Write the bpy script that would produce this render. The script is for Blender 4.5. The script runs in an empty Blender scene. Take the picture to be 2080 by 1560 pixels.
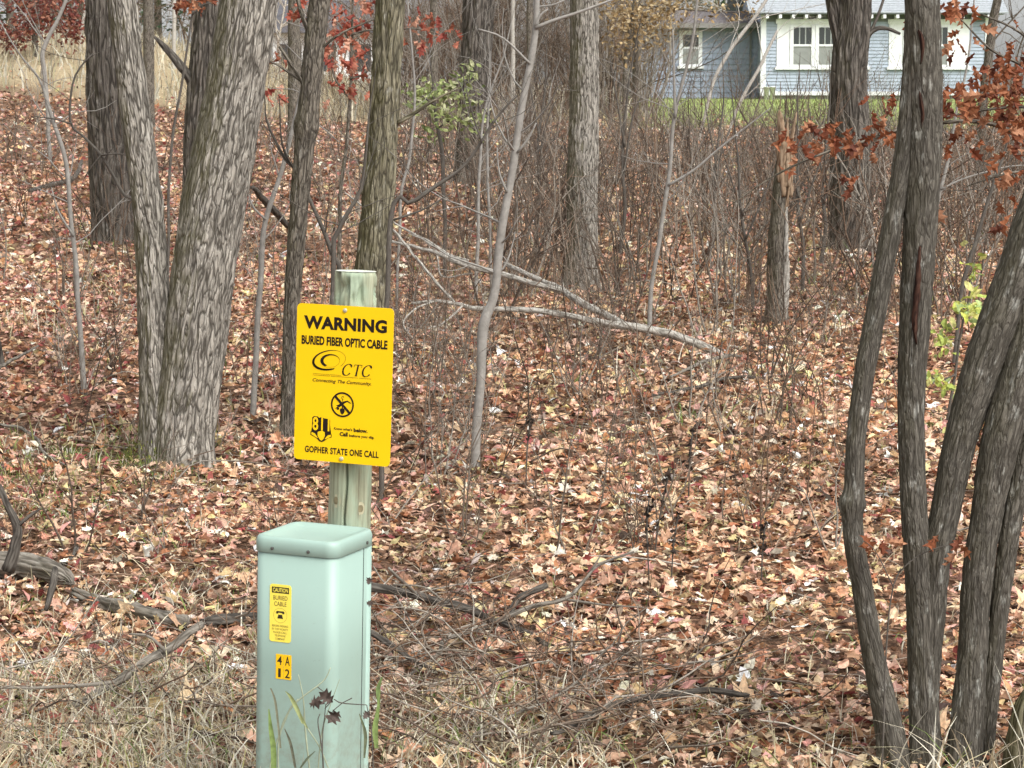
import bpy, math, random
import numpy as np
from mathutils import Vector, Matrix, Euler

# ------------------------------------------------------------------ camera, world, sun, exposure
SC = bpy.context.scene
COL = SC.collection
FPX, CX, CY, HORIZ = 4450.0, 1040.0, 780.0, 300.0
CAMZ = 2.0
PITCH = math.atan((CY - HORIZ) / FPX)
cam_d = bpy.data.cameras.new('camera'); cam = bpy.data.objects.new('camera', cam_d); COL.objects.link(cam)
cam.location = (0, 0, CAMZ); cam.rotation_euler = (math.pi / 2 - PITCH, 0, 0)
cam_d.sensor_width = 36.0; cam_d.lens = 36.0 * FPX / 2080.0; cam_d.clip_start = 0.1; cam_d.clip_end = 2000
SC.camera = cam
cam_d.dof.use_dof = True; cam_d.dof.focus_distance = 7.2; cam_d.dof.aperture_fstop = 30.0

SUN_EL, SUN_AZ = math.radians(48), math.radians(142)      # azimuth clockwise from +Y (north)
world = bpy.data.worlds.new('World'); SC.world = world; world.use_nodes = True
wn = world.node_tree.nodes; wl = world.node_tree.links; wn.clear()
sky = wn.new('ShaderNodeTexSky'); sky.sky_type = 'NISHITA'; sky.sun_disc = False
sky.sun_elevation = SUN_EL; sky.sun_rotation = SUN_AZ; sky.dust_density = 4.0; sky.air_density = 1.0
hs = wn.new('ShaderNodeHueSaturation'); hs.inputs['Saturation'].default_value = 0.18
bg = wn.new('ShaderNodeBackground'); bg.inputs['Strength'].default_value = 0.15
wo = wn.new('ShaderNodeOutputWorld')
wl.new(sky.outputs[0], hs.inputs['Color']); wl.new(hs.outputs[0], bg.inputs['Color']); wl.new(bg.outputs[0], wo.inputs['Surface'])
sun_d = bpy.data.lights.new('sun', 'SUN'); sun_d.energy = 1.5; sun_d.angle = math.radians(35); sun_d.color = (1.0, 0.97, 0.92)
sun = bpy.data.objects.new('sun', sun_d); COL.objects.link(sun)
sdir = Vector((math.sin(SUN_AZ) * math.cos(SUN_EL), math.cos(SUN_AZ) * math.cos(SUN_EL), math.sin(SUN_EL)))
sun.rotation_euler = (-sdir).to_track_quat('-Z', 'Y').to_euler(); sun.location = (0, 0, 30)
vs = SC.view_settings; vs.view_transform = 'Standard'; vs.look = 'None'; vs.gamma = 1.0; vs.use_curve_mapping = False
vs.exposure = 0.82

# ------------------------------------------------------------------ helpers
rng = np.random.default_rng(7)
cp, sp = math.cos(PITCH), math.sin(PITCH)
def ray(px, py):
    xn, yn = (px - CX) / FPX, (CY - py) / FPX
    return np.array([xn, cp + yn * sp, -sp + yn * cp])
def at(px, py, Y):
    d = ray(px, py); return np.array([0, 0, CAMZ]) + d * (Y / d[1])
def ppm(Y):                                            # photo pixels per metre at distance Y
    return FPX / (Y * 1.0)
_perm = np.random.default_rng(3).permutation(256); _perm = np.concatenate([_perm, _perm, _perm])
_g = np.random.default_rng(4).normal(size=(256, 3)); _g /= np.linalg.norm(_g, axis=1)[:, None]
def perlin(p):
    p = np.asarray(p, float); i = np.floor(p).astype(int); f = p - i; i &= 255
    u = f * f * f * (f * (f * 6 - 15) + 10); out = 0
    for dx in (0, 1):
        for dy in (0, 1):
            for dz in (0, 1):
                h = _perm[_perm[_perm[(i[..., 0] + dx) & 255] + ((i[..., 1] + dy) & 255)] + ((i[..., 2] + dz) & 255)]
                gr = _g[h & 255]
                d = f - np.array([dx, dy, dz])
                w = (u[..., 0] if dx else 1 - u[..., 0]) * (u[..., 1] if dy else 1 - u[..., 1]) * (u[..., 2] if dz else 1 - u[..., 2])
                out = out + w * (gr * d).sum(-1)
    return out * 1.4
def sstep(x, a, b):
    t = np.clip((np.asarray(x, float) - a) / (b - a), 0, 1); return t * t * (3 - 2 * t)
GY = [-80, -4, 2.5, 4.8, 6.3, 64, 76, 600]; GZ = [.5, .45, .38, .04, 0, 3.40, 3.75, 9]
def G(x, y):
    x = np.asarray(x, float); y = np.asarray(y, float); x, y = np.broadcast_arrays(x, y)
    z = np.interp(y, GY, GZ) + 1.7 * sstep(y, 30, 70) * sstep(-x, 3, 13)
    fade = (1 - sstep(y, 50, 70)) * sstep(y, 2, 7)
    q = np.stack([x * .55, y * .45, np.zeros_like(x)], -1)
    z = z + perlin(q) * .10 * fade * sstep(y, 7, 12)
    q = np.stack([x * 2.1, y * 2.1, np.zeros_like(x) + 5], -1)
    return z + perlin(q) * .028 * fade
def ghit(px, py):
    Y = np.geomspace(4.5, 140, 900); d = ray(px, py)
    X = d[0] / d[1] * Y; Z = CAMZ + d[2] / d[1] * Y
    k = np.argmax(Z < G(X, Y))
    if Z[k] >= G(X[k:k+1], Y[k:k+1])[0]: k = len(Y) - 1
    return np.array([X[k], Y[k], float(G(X[k], Y[k]))])

def mesh_np(name, V, quads=None, tris=None, vec=None, col=None, smooth=True):
    V = np.asarray(V, np.float32); me = bpy.data.meshes.new(name)
    q = np.zeros((0, 4), np.int32) if quads is None or len(quads) == 0 else np.asarray(quads, np.int32)
    t = np.zeros((0, 3), np.int32) if tris is None or len(tris) == 0 else np.asarray(tris, np.int32)
    me.vertices.add(len(V)); me.vertices.foreach_set('co', V.ravel())
    nl = q.size + t.size; me.loops.add(nl)
    me.loops.foreach_set('vertex_index', np.concatenate([q.ravel(), t.ravel()]).astype(np.int32))
    me.polygons.add(len(q) + len(t))
    ls = np.concatenate([np.arange(len(q)) * 4, q.size + np.arange(len(t)) * 3]).astype(np.int32)
    me.polygons.foreach_set('loop_start', ls)
    me.polygons.foreach_set('use_smooth', np.full(len(q) + len(t), bool(smooth)))
    if vec is not None:
        a = me.attributes.new('bco', 'FLOAT_VECTOR', 'POINT'); a.data.foreach_set('vector', np.asarray(vec, np.float32).ravel())
    if col is not None:
        c = np.asarray(col, np.float32)
        if c.shape[1] == 3: c = np.concatenate([c, np.ones((len(c), 1), np.float32)], 1)
        a = me.attributes.new('Col', 'FLOAT_COLOR', 'POINT'); a.data.foreach_set('color', c.ravel())
    me.update(calc_edges=True); me.validate()
    return me
class MB:
    """collects several pieces into one mesh"""
    def __init__(s): s.V = []; s.Q = []; s.T = []; s.B = []; s.C = []; s.n = 0
    def add(s, V, Q=None, T=None, B=None, C=None):
        V = np.asarray(V, float); s.V.append(V)
        if Q is not None and len(Q): s.Q.append(np.asarray(Q) + s.n)
        if T is not None and len(T): s.T.append(np.asarray(T) + s.n)
        s.B.append(V if B is None else B)
        if C is not None: s.C.append(np.broadcast_to(C, (len(V), 3)))
        s.n += len(V)
    def box(s, a, b, C=None):
        (x0, y0, z0), (x1, y1, z1) = a, b
        V = [(x0,y0,z0),(x1,y0,z0),(x1,y1,z0),(x0,y1,z0),(x0,y0,z1),(x1,y0,z1),(x1,y1,z1),(x0,y1,z1)]
        s.add(V, [(3,2,1,0),(4,5,6,7),(0,1,5,4),(1,2,6,5),(2,3,7,6),(3,0,4,7)], C=C)
    def mesh(s, name, smooth=True):
        cat = lambda L: np.concatenate(L) if L else None
        return mesh_np(name, np.concatenate(s.V), cat(s.Q), cat(s.T), np.concatenate(s.B), cat(s.C) if s.C else None, smooth)
def link(name, me, mat=None, parent=None, kind=None, loc=None):
    o = bpy.data.objects.new(name, me); COL.objects.link(o)
    if mat is not None and me is not None and not me.materials: me.materials.append(mat)
    if parent is not None: o.parent = parent
    if kind: o['kind'] = kind
    if loc is not None: o.location = loc
    return o
def tag(o, label, cat, group=None):
    o['label'] = label; o['category'] = cat
    if group: o['group'] = group
    return o
def thing(name, label, cat, loc=(0, 0, 0), rot=(0, 0, 0), group=None):
    o = bpy.data.objects.new(name, None); COL.objects.link(o); o.location = loc; o.rotation_euler = rot
    o.empty_display_size = .1
    return tag(o, label, cat, group)

def spline(P, n):
    """Catmull-Rom through rows of P (any columns), n samples"""
    P = np.asarray(P, float)
    if len(P) == 2: return P[0] + (P[1] - P[0]) * np.linspace(0, 1, n)[:, None]
    E = np.vstack([2 * P[0] - P[1], P, 2 * P[-1] - P[-2]])
    t = np.linspace(0, len(P) - 1 - 1e-6, n); k = t.astype(int); f = (t - k)[:, None]
    a, b, c, d = E[k], E[k + 1], E[k + 2], E[k + 3]
    return .5 * ((2 * b) + (c - a) * f + (2 * a - 5 * b + 4 * c - d) * f ** 2 + (3 * b - a - 3 * c + d) * f ** 3)
def tube(C, R, ns=8, disp=None, cap=True):
    """C (n,3) centres, R (n,) radii -> V, Q, T, bark coords"""
    C = np.asarray(C, float); R = np.asarray(R, float); n = len(C)
    tan = np.gradient(C, axis=0); tan /= np.linalg.norm(tan, axis=1)[:, None] + 1e-12
    ref = np.array([0, 1.0, 0]) if abs(tan[:, 1]).mean() < .8 else np.array([1.0, 0, 0])
    A = np.cross(tan, ref); A /= np.linalg.norm(A, axis=1)[:, None] + 1e-12; Bv = np.cross(tan, A)
    th = np.linspace(0, 2 * math.pi, ns, endpoint=False)
    s = np.concatenate([[0], np.cumsum(np.linalg.norm(np.diff(C, axis=0), axis=1))])
    rb = float(R.mean())
    bco = np.stack([np.broadcast_to(np.cos(th) * rb, (n, ns)), np.broadcast_to(np.sin(th) * rb, (n, ns)), np.broadcast_to(s[:, None], (n, ns))], -1)
    rr = R[:, None] * np.ones(ns); rid = np.ones((n, ns))
    if disp is not None:
        dd = disp(bco, th, s, R)
        if isinstance(dd, tuple): dd, rid = dd
        rr = rr + dd
    tube.ridge = rid.reshape(-1)
    V = C[:, None, :] + rr[..., None] * (np.cos(th)[None, :, None] * A[:, None, :] + np.sin(th)[None, :, None] * Bv[:, None, :])
    i = np.arange(n - 1)[:, None] * ns; j = np.arange(ns); j2 = (j + 1) % ns
    Q = np.stack([i + j, i + j2, i + ns + j2, i + ns + j], -1).reshape(-1, 4)
    V = V.reshape(-1, 3); bco = bco.reshape(-1, 3); T = None
    if cap:
        tube.ridge = np.concatenate([tube.ridge, [.3, .3]]); V = np.vstack([V, C[0], C[-1]]); bco = np.vstack([bco, [0, 0, 0], [0, 0, s[-1]]]); m = n * ns
        T = np.vstack([np.stack([j2, j, np.full(ns, m)], -1), np.stack([(n - 1) * ns + j, (n - 1) * ns + j2, np.full(ns, m + 1)], -1)])
    return V, Q, T, bco
def bark_disp(w, amp, seed=0.0, stretch=6.0, wid=2.6):
    """long interlacing ridges parted by narrow furrows; also gives the ridge mask for the bark material"""
    def f(b, th, s, R):
        q = b / np.array([w, w, w * stretch]) + seed
        wq = q + .35 * np.stack([perlin(q * .8 + 9), perlin(q * .8 + 19), perlin(q * .8 + 29)], -1)
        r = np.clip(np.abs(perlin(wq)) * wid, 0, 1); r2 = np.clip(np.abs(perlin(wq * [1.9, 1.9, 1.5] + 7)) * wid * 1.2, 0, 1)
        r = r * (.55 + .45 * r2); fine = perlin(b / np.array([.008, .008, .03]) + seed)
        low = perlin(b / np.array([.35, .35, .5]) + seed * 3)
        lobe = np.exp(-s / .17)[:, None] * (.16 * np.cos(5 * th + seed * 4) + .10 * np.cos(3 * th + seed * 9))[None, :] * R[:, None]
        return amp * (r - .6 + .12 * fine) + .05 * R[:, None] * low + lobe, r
    return f

# ------------------------------------------------------------------ materials
class NT:
    def __init__(s, name):
        s.m = bpy.data.materials.new(name); s.m.use_nodes = True; s.t = s.m.node_tree; s.t.nodes.clear()
        s.out = s.t.nodes.new('ShaderNodeOutputMaterial'); s.b = s.t.nodes.new('ShaderNodeBsdfPrincipled')
        s.t.links.new(s.b.outputs[0], s.out.inputs[0])
    def n(s, typ, **kw):
        nd = s.t.nodes.new(typ)
        for k, v in kw.items():
            if k.startswith('i_'):
                key = k[2:]; key = int(key) if key.isdigit() else key.replace('_', ' ')
                s.put(v, nd.inputs[key])
            else: setattr(nd, k, v)
        return nd
    def put(s, v, inp):
        if isinstance(v, bpy.types.NodeSocket): s.t.links.new(v, inp)
        elif isinstance(v, bpy.types.Node): s.t.links.new(v.outputs[0], inp)
        else:
            if inp.type == 'RGBA' and len(v) == 3: v = (*v, 1)
            inp.default_value = v
    def set(s, **kw):
        for k, v in kw.items(): s.put(v, s.b.inputs[k.replace('_', ' ')])
    def mix(s, fac, a, b, blend='MIX'):
        nd = s.t.nodes.new('ShaderNodeMix'); nd.data_type = 'RGBA'; nd.blend_type = blend
        s.put(fac, nd.inputs[0]); s.put(a, nd.inputs[6]); s.put(b, nd.inputs[7]); return nd.outputs[2]
    def ramp(s, fac, *stops):
        nd = s.t.nodes.new('ShaderNodeValToRGB'); s.put(fac, nd.inputs[0]); e = nd.color_ramp.elements
        while len(e) < len(stops): e.new(.5)
        for el, (p, c) in zip(e, stops):
            el.position = p; el.color = (c, c, c, 1) if not hasattr(c, '__len__') else (*c, 1)
        return nd.outputs[0]
    def noise(s, vec, scale, detail=4, rough=.55):
        return s.n('ShaderNodeTexNoise', i_Vector=vec, i_Scale=scale, i_Detail=detail, i_Roughness=rough).outputs[0]
    def mapping(s, vec, scale):
        return s.n('ShaderNodeMapping', i_Vector=vec, i_Scale=scale).outputs[0]
    def attr(s, name): return s.n('ShaderNodeAttribute', attribute_name=name)
    def bump(s, h, strength, dist): s.set(Normal=s.n('ShaderNodeBump', i_Height=h, i_Strength=strength, i_Distance=dist))

def bark_mat(name, dark, mid, light, w=.03, moss=0.0, stretch=5.0, lichen=.25, dist=.008, cell=0.0, cst=5.0, cstr=.9):
    t = NT(name); b = t.attr('bco').outputs['Vector']
    st = t.mapping(b, (1 / w, 1 / w, 1 / (w * stretch)))
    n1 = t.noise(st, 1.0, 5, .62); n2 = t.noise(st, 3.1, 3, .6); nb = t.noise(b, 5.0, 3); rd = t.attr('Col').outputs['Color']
    c = t.ramp(n1, (.30, mid), (.52, tuple(.5 * (p + q) for p, q in zip(mid, light))), (.72, light))
    c = t.mix(t.ramp(nb, (.35, 0.0), (.7, .4)), c, mid)
    li = t.ramp(t.noise(t.mapping(b, (22, 22, 9)), 1.0, 4, .7), (.58, 0.0), (.68, lichen))
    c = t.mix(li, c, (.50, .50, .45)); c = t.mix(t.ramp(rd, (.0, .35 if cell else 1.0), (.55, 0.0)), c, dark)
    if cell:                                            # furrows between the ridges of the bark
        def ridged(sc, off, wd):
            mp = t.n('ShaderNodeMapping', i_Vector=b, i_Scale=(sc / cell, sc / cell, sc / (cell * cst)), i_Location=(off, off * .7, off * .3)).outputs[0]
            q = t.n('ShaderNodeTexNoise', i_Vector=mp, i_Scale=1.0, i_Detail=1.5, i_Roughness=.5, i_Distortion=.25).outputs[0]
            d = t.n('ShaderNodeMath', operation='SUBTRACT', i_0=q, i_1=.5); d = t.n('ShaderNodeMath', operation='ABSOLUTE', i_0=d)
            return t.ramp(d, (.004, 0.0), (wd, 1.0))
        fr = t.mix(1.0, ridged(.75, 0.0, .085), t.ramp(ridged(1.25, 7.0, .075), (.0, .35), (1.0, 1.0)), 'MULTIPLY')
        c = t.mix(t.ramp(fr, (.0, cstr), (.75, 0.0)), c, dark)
    if moss:
        g = t.n('ShaderNodeNewGeometry'); sx = t.n('ShaderNodeSeparateXYZ', i_0=g.outputs['Normal'])
        side = t.n('ShaderNodeMath', operation='MULTIPLY_ADD', i_0=sx.outputs[0], i_1=-.5, i_2=.10)
        nm = t.n('ShaderNodeMath', operation='MULTIPLY_ADD', i_0=t.noise(b, 7.0, 4), i_1=1.0, i_2=side)
        c = t.mix(t.ramp(nm, (.62, 0.0), (1.0, moss)), c, (.085, .078, .026))
    h = t.mix(.5, n1, n2)
    if cell: h = t.mix(.75, h, fr)
    t.set(Base_Color=c, Roughness=.92, Specular_IOR_Level=.2); t.bump(h, .85 if cell else .6, dist); return t.m
def plain(name, c, rough=.7, spec=.3, var=0.0, scale=8.0, bump=0.0, metal=0.0):
    t = NT(name)
    if var:
        co = t.n('ShaderNodeTexCoord').outputs['Object']; n = t.noise(co, scale, 5)
        t.set(Base_Color=t.mix(t.ramp(n, (.3, 0.0), (.7, 1.0)), tuple(x * (1 - var) for x in c), tuple(min(1, x * (1 + var)) for x in c)))
        if bump: t.bump(n, .6, bump)
    else: t.set(Base_Color=c)
    t.set(Roughness=rough, Specular_IOR_Level=spec, Metallic=metal); return t.m
def col_mat(name, rough=.75, trans=0.0, spec=.25):
    t = NT(name); a = t.attr('Col').outputs['Color']
    g = t.n('ShaderNodeNewGeometry').outputs['Position']; n = t.noise(g, 60.0, 2)
    c = t.mix(1.0, a, t.ramp(n, (.3, .68), (.7, 1.22)), 'MULTIPLY')
    t.set(Base_Color=c, Roughness=rough, Specular_IOR_Level=spec)
    if trans:
        tr = t.n('ShaderNodeBsdfTranslucent', i_Color=c); mx = t.n('ShaderNodeMixShader', i_0=trans, i_1=t.b, i_2=tr)
        t.t.links.new(mx.outputs[0], t.out.inputs[0])
    return t.m
M = {}
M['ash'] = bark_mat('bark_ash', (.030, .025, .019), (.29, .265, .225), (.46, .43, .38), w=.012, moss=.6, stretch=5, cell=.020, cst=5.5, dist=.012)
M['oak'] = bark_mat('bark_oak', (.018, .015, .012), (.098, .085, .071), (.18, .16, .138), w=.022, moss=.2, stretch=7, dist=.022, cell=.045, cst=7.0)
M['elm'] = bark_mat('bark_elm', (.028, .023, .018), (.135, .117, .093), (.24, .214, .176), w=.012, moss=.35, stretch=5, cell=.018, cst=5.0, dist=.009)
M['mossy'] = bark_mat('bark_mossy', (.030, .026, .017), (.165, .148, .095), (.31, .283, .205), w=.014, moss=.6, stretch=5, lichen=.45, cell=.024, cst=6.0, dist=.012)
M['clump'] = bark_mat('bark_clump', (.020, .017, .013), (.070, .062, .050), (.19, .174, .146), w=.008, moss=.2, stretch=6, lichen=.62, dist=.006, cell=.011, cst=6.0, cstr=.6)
M['pale'] = bark_mat('bark_pale', (.10, .09, .08), (.20, .188, .168), (.32, .305, .28), w=.03, stretch=1.2, lichen=.3, dist=.002)
M['birch'] = bark_mat('bark_birch', (.09, .08, .065), (.27, .25, .215), (.54, .52, .47), w=.02, stretch=.6, lichen=.4, dist=.003)
M['deadwood'] = bark_mat('dead_wood', (.05, .043, .034), (.14, .122, .10), (.29, .265, .225), w=.016, stretch=8, lichen=.3, moss=.2)
M['darkwood'] = bark_mat('dark_wood', (.022, .018, .015), (.06, .052, .044), (.15, .135, .115), w=.012, stretch=6, lichen=.2)
M['rawwood'] = bark_mat('raw_wood', (.09, .055, .033), (.22, .145, .088), (.37, .285, .20), w=.012, stretch=14, lichen=.0)
M['leaf'] = col_mat('dry_leaf', .7, .22); M['grass'] = col_mat('grass_blade', .65, .25); M['twig'] = col_mat('twig_bark', .9, 0.0, .15)

def ground_mat():
    t = NT('forest_floor'); p = t.n('ShaderNodeNewGeometry').outputs['Position']
    n1 = t.noise(p, 22, 6, .7); n2 = t.noise(p, 1.1, 3)
    lit = t.ramp(n1, (.32, (.022, .014, .009)), (.47, (.085, .048, .030)), (.58, (.26, .15, .095)), (.70, (.52, .36, .25)))
    lit = t.mix(t.ramp(n2, (.4, 0.0), (.7, .35)), lit, (.055, .034, .022))
    sep = t.n('ShaderNodeSeparateXYZ', i_0=p); nz = t.noise(p, .35, 3)
    def band(v, a, b, wob):
        u = t.n('ShaderNodeMath', operation='MULTIPLY_ADD', i_0=nz, i_1=wob, i_2=v)
        r = t.n('ShaderNodeMapRange', i_0=u.outputs[0]); r.inputs[1].default_value = a + wob * .5; r.inputs[2].default_value = b + wob * .5; r.clamp = True
        return r.outputs[0]
    mul = lambda a, b: t.n('ShaderNodeMath', operation='MULTIPLY', i_0=a, i_1=b).outputs[0]
    lawn = mul(band(sep.outputs[1], 46, 50, 5), band(sep.outputs[0], 1.5, 4, 3))
    tan = mul(band(sep.outputs[1], 47, 52, 6), t.n('ShaderNodeMath', operation='SUBTRACT', i_0=1.0, i_1=band(sep.outputs[0], 1, 4, 3)).outputs[0])
    ng = t.noise(p, 9, 4)
    g = t.ramp(ng, (.3, (.20, .27, .075)), (.7, (.33, .38, .14))); ta = t.ramp(ng, (.3, (.25, .195, .115)), (.7, (.43, .35, .225)))
    c = t.mix(tan, lit, ta); c = t.mix(lawn, c, g)
    t.set(Base_Color=c, Roughness=.95, Specular_IOR_Level=.1); t.bump(n1, .7, .03); return t.m

# ------------------------------------------------------------------ ground (one sheet to the horizon)
def axis(*segs):
    out = []
    for a, b, st in segs: out.append(np.arange(a, b, st))
    return np.concatenate(out + [[segs[-1][1]]])
gx = axis((-600, -60, 60), (-60, -16, 2), (-16, 16, .16), (16, 60, 2), (60, 600.1, 60))
gy = axis((-80, -4, 8), (-4, 5, .5), (5, 34, .13), (34, 80, .8), (80, 140, 6), (140, 600.1, 60))
XX, YY = np.meshgrid(gx, gy); ZZ = G(XX, YY)
nx, ny = len(gx), len(gy); i = np.arange(ny - 1)[:, None] * nx; j = np.arange(nx - 1)
ground = link('forest_ground', mesh_np('forest_ground', np.stack([XX, YY, ZZ], -1).reshape(-1, 3), np.stack([i + j, i + j + 1, i + nx + j + 1, i + nx + j], -1).reshape(-1, 4)), ground_mat(), kind='structure')

# ------------------------------------------------------------------ house
def house():
    Y0 = 64.0
    s = FPX / Y0
    def X(px): return (px - CX) / s
    def Zp(py, Y=Y0): return float(at(CX, py, Y)[2])
    blue = plain('house_blue_paint', (.34, .39, .46), .6, .3, .10, 3); wblue = plain('wing_blue_paint', (.27, .31, .385), .65, .3, .14, 5)
    white = plain('white_trim_paint', (.74, .75, .76), .5, .3, .08, 6); grey = plain('foundation_block', (.25, .27, .24), .9, .2, .2, 9)
    dark = plain('dark_soffit_board', (.16, .17, .17), .8); rf = plain('porch_shingle', (.33, .355, .375), .85, .2, .14, 14); rfw = plain('wing_shingle', (.20, .185, .19), .9, .2, .25, 10)  # even dark grey shared by soffit, frieze board and downspout
    curtain = plain('window_blind', (.24, .25, .24), .5, .2, .12, 5); 
    t = NT('window_glass'); t.set(Base_Color=(.03, .036, .036), Roughness=.04, Specular_IOR_Level=.6); glass = t.m
    zf, zs, ze = Zp(206) - .15, Zp(188), Zp(30)
    x0, x1 = X(1545), X(1995); D = 7.0
    h = thing('house', 'pale blue clapboard house with white trimmed windows beyond the green lawn', 'house', (0, 0, 0))
    def P(name, boxes, mat, parent=h, kind=None, bev=False):
        m = MB()
        for a, b in boxes: m.box(a, b)
        return link(name, m.mesh(name, False), mat, parent, kind)
    P('foundation', [((x0 + .03, Y0 + .05, zf), (x1 - .03, Y0 + D, zs - .04))], grey)
    P('wall', [((x0, Y0, zs), (x1, Y0 + D, ze + .02))], blue)
    P('skirting_board', [((x0 - .03, Y0 - .06, zs - .08), (x1 + .03, Y0 + .0, zs + .03))], white)
    # clapboards of the porch: about seven pixels tall each, built but joined
    wins = [(X(1572), X(1756)), (X(1797), X(1958))]; wz0, wz1 = Zp(138), Zp(42)
    m = MB(); z = zs + .03; k = 0
    spans_mid = [(x0, wins[0][0]), (wins[0][1], wins[1][0]), (wins[1][1], x1)]
    while z < ze - .02:
        z2 = z + .098
        for a, b in (spans_mid if z2 > wz0 and z < wz1 else [(x0, x1)]):
            V = [(a, Y0 - .032, z), (b, Y0 - .032, z), (b, Y0 - .010, z2), (a, Y0 - .010, z2), (a, Y0 - .001, z), (b, Y0 - .001, z), (b, Y0 - .001, z2), (a, Y0 - .001, z2)]
            m.add(V, [(0, 1, 2, 3), (4, 5, 1, 0), (3, 2, 6, 7), (4, 0, 3, 7), (1, 5, 6, 2)])
        z = z2
    link('siding', m.mesh('siding', False), blue, h, 'stuff')
    for xc in (x0, x1): P('corner_board', [((xc - .075, Y0 - .055, zs - .1), (xc + .075, Y0 + .09, ze))], white)
    # roof: gable with the ridge along x, overhanging the porch wall
    ov, rise, run = .45, .52, D / 2 + .45
    zr = ze + .10
    def roof_courses(name, xa, xb, ya, za, run, rise, mat, n, par):
        m = MB()
        for k in range(n):
            y, yb = ya + run * k / n, ya + run * (k + 1) / n; zA = za + rise * run * k / n; zB = za + rise * run * (k + 1) / n
            V = [(xa, y, zA + .035), (xb, y, zA + .035), (xb, yb, zB + .012), (xa, yb, zB + .012), (xa, y, zA), (xb, y, zA), (xb, yb, zB), (xa, yb, zB)]
            m.add(V, [(0, 1, 2, 3), (4, 5, 1, 0), (7, 6, 5, 4), (4, 0, 3, 7), (1, 5, 6, 2)])
        r = link(name, m.mesh(name, False), mat, par); return r
    r = roof_courses('roof', X(1512), x1 + .5, Y0 - ov, zr - .08, run, rise, rf, 30, h)
    m = MB(); yb = Y0 - ov + run
    m.add([(X(1512), yb, zr - .08 + rise * run), (x1 + .5, yb, zr - .08 + rise * run), (x1 + .5, yb + run, zr - .08), (X(1512), yb + run, zr - .08)], [(0, 1, 2, 3)])
    link('rear_slope', m.mesh('rear_slope', False), rf, r)
    m = MB(); za = ze
    for xg in (x0 + .01, x1 - .01): link('gable_wall', mesh_np('gable_wall', [(xg, Y0, za), (xg, Y0 + D, za), (xg, Y0 + D / 2, za + rise * D / 2)], None, [(0, 1, 2)], smooth=False), blue, h)
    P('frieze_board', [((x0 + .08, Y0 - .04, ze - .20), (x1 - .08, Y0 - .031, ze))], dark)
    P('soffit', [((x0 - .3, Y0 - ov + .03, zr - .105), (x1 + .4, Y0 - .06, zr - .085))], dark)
    rt = MB(); rt.box((-.04, 0, -.055), (.04, .42, .045)); rme = rt.mesh('rafter_tail', False); rme.materials.append(white)
    n = 18
    for k in range(n):
        o = link('rafter_tail', rme, None, h); o.location = (x0 + .06 + (x1 - x0 - .12) * k / (n - 1), Y0 - ov + .0, zr - .165)
    # windows: white surround, two double-hung sashes with three upright lites above
    def window(xa, xb, glasses):
        w = P('window', [((xa, Y0 - .05, wz0), (xb, Y0 - .002, wz1))], white)
        P('sill', [((xa - .05, Y0 - .11, wz0 - .05), (xb + .05, Y0 - .051, wz0 + .03))], white, w)
        P('head_casing', [((xa - .04, Y0 - .085, wz1 - .09), (xb + .04, Y0 - .051, wz1 + .04))], white, w)
        for ga, gb in glasses:
            za, zm, zt = Zp(131), Zp(93), Zp(56)
            P('casing', [((ga - .10, Y0 - .08, za - .06), (ga, Y0 - .052, zt + .06)), ((gb, Y0 - .08, za - .06), (gb + .10, Y0 - .052, zt + .06))], white, w)
            P('pane', [((ga, Y0 - .060, zm + .04), (gb, Y0 - .052, zt))], glass, w)
            P('pane', [((ga, Y0 - .060, za), (gb, Y0 - .052, zm - .02))], curtain, w)
            P('meeting_rail', [((ga, Y0 - .085, zm - .02), (gb, Y0 - .061, zm + .04))], white, w)
            for q in (1, 2):
                xm = ga + (gb - ga) * q / 3; P('muntin', [((xm - .016, Y0 - .075, zm + .04), (xm + .016, Y0 - .061, zt))], plain('muntin_grey', (.35, .36, .35)) if 'mg' not in M else M['mg'], w)
    M['mg'] = plain('muntin_grey', (.32, .34, .33))
    window(*wins[0], [(X(1605), X(1641)), (X(1656), X(1692))])
    window(*wins[1], [(X(1832), X(1866)), (X(1880), X(1914))])
    # left wing, set back
    Y1 = Y0 + 1.4; s1 = FPX / Y1; X1 = lambda px: (px - CX) / s1
    xa, xb = X1(1300), x0 + .05; zb, ztop = Zp(190, Y1) - .3, Zp(50, Y1)
    P('wing_wall', [((xa, Y1, zb), (xb, Y1 + 4.6, ztop))], wblue)
    wa, wb, wza, wzb = X1(1376), X1(1422), Zp(136, Y1), Zp(62, Y1)
    z = zb; 
    while z < ztop - .05:
        z2 = min(z + .165, ztop)
        for a, b in ([(xa, wa), (wb, xb)] if z2 > wza and z < wzb else [(xa, xb)]):
            V = [(a, Y1 - .034, z), (b, Y1 - .034, z), (b, Y1 - .010, z2), (a, Y1 - .010, z2), (a, Y1 - .001, z), (b, Y1 - .001, z), (b, Y1 - .001, z2), (a, Y1 - .001, z2)]
            link('siding_board', mesh_np('siding_board', V, [(0, 1, 2, 3), (4, 5, 1, 0), (3, 2, 6, 7), (4, 0, 3, 7), (1, 5, 6, 2)], smooth=False), wblue, h)
        z = z2
    w = P('window', [((wa, Y1 - .055, wza), (wb, Y1 - .002, wzb))], white)
    P('sill', [((wa - .05, Y1 - .11, wza - .05), (wb + .05, Y1 - .056, wza + .03))], white, w)
    zm = Zp(97, Y1)
    P('pane', [((wa + .11, Y1 - .068, zm + .03), (wb - .11, Y1 - .057, wzb - .13))], glass, w)
    P('pane', [((wa + .11, Y1 - .068, wza + .09), (wb - .11, Y1 - .057, zm - .03))], curtain, w)
    P('downspout', [((X1(1517), Y1 - .10, zb), (X1(1521), Y1 - .04, ztop))], dark)
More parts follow.
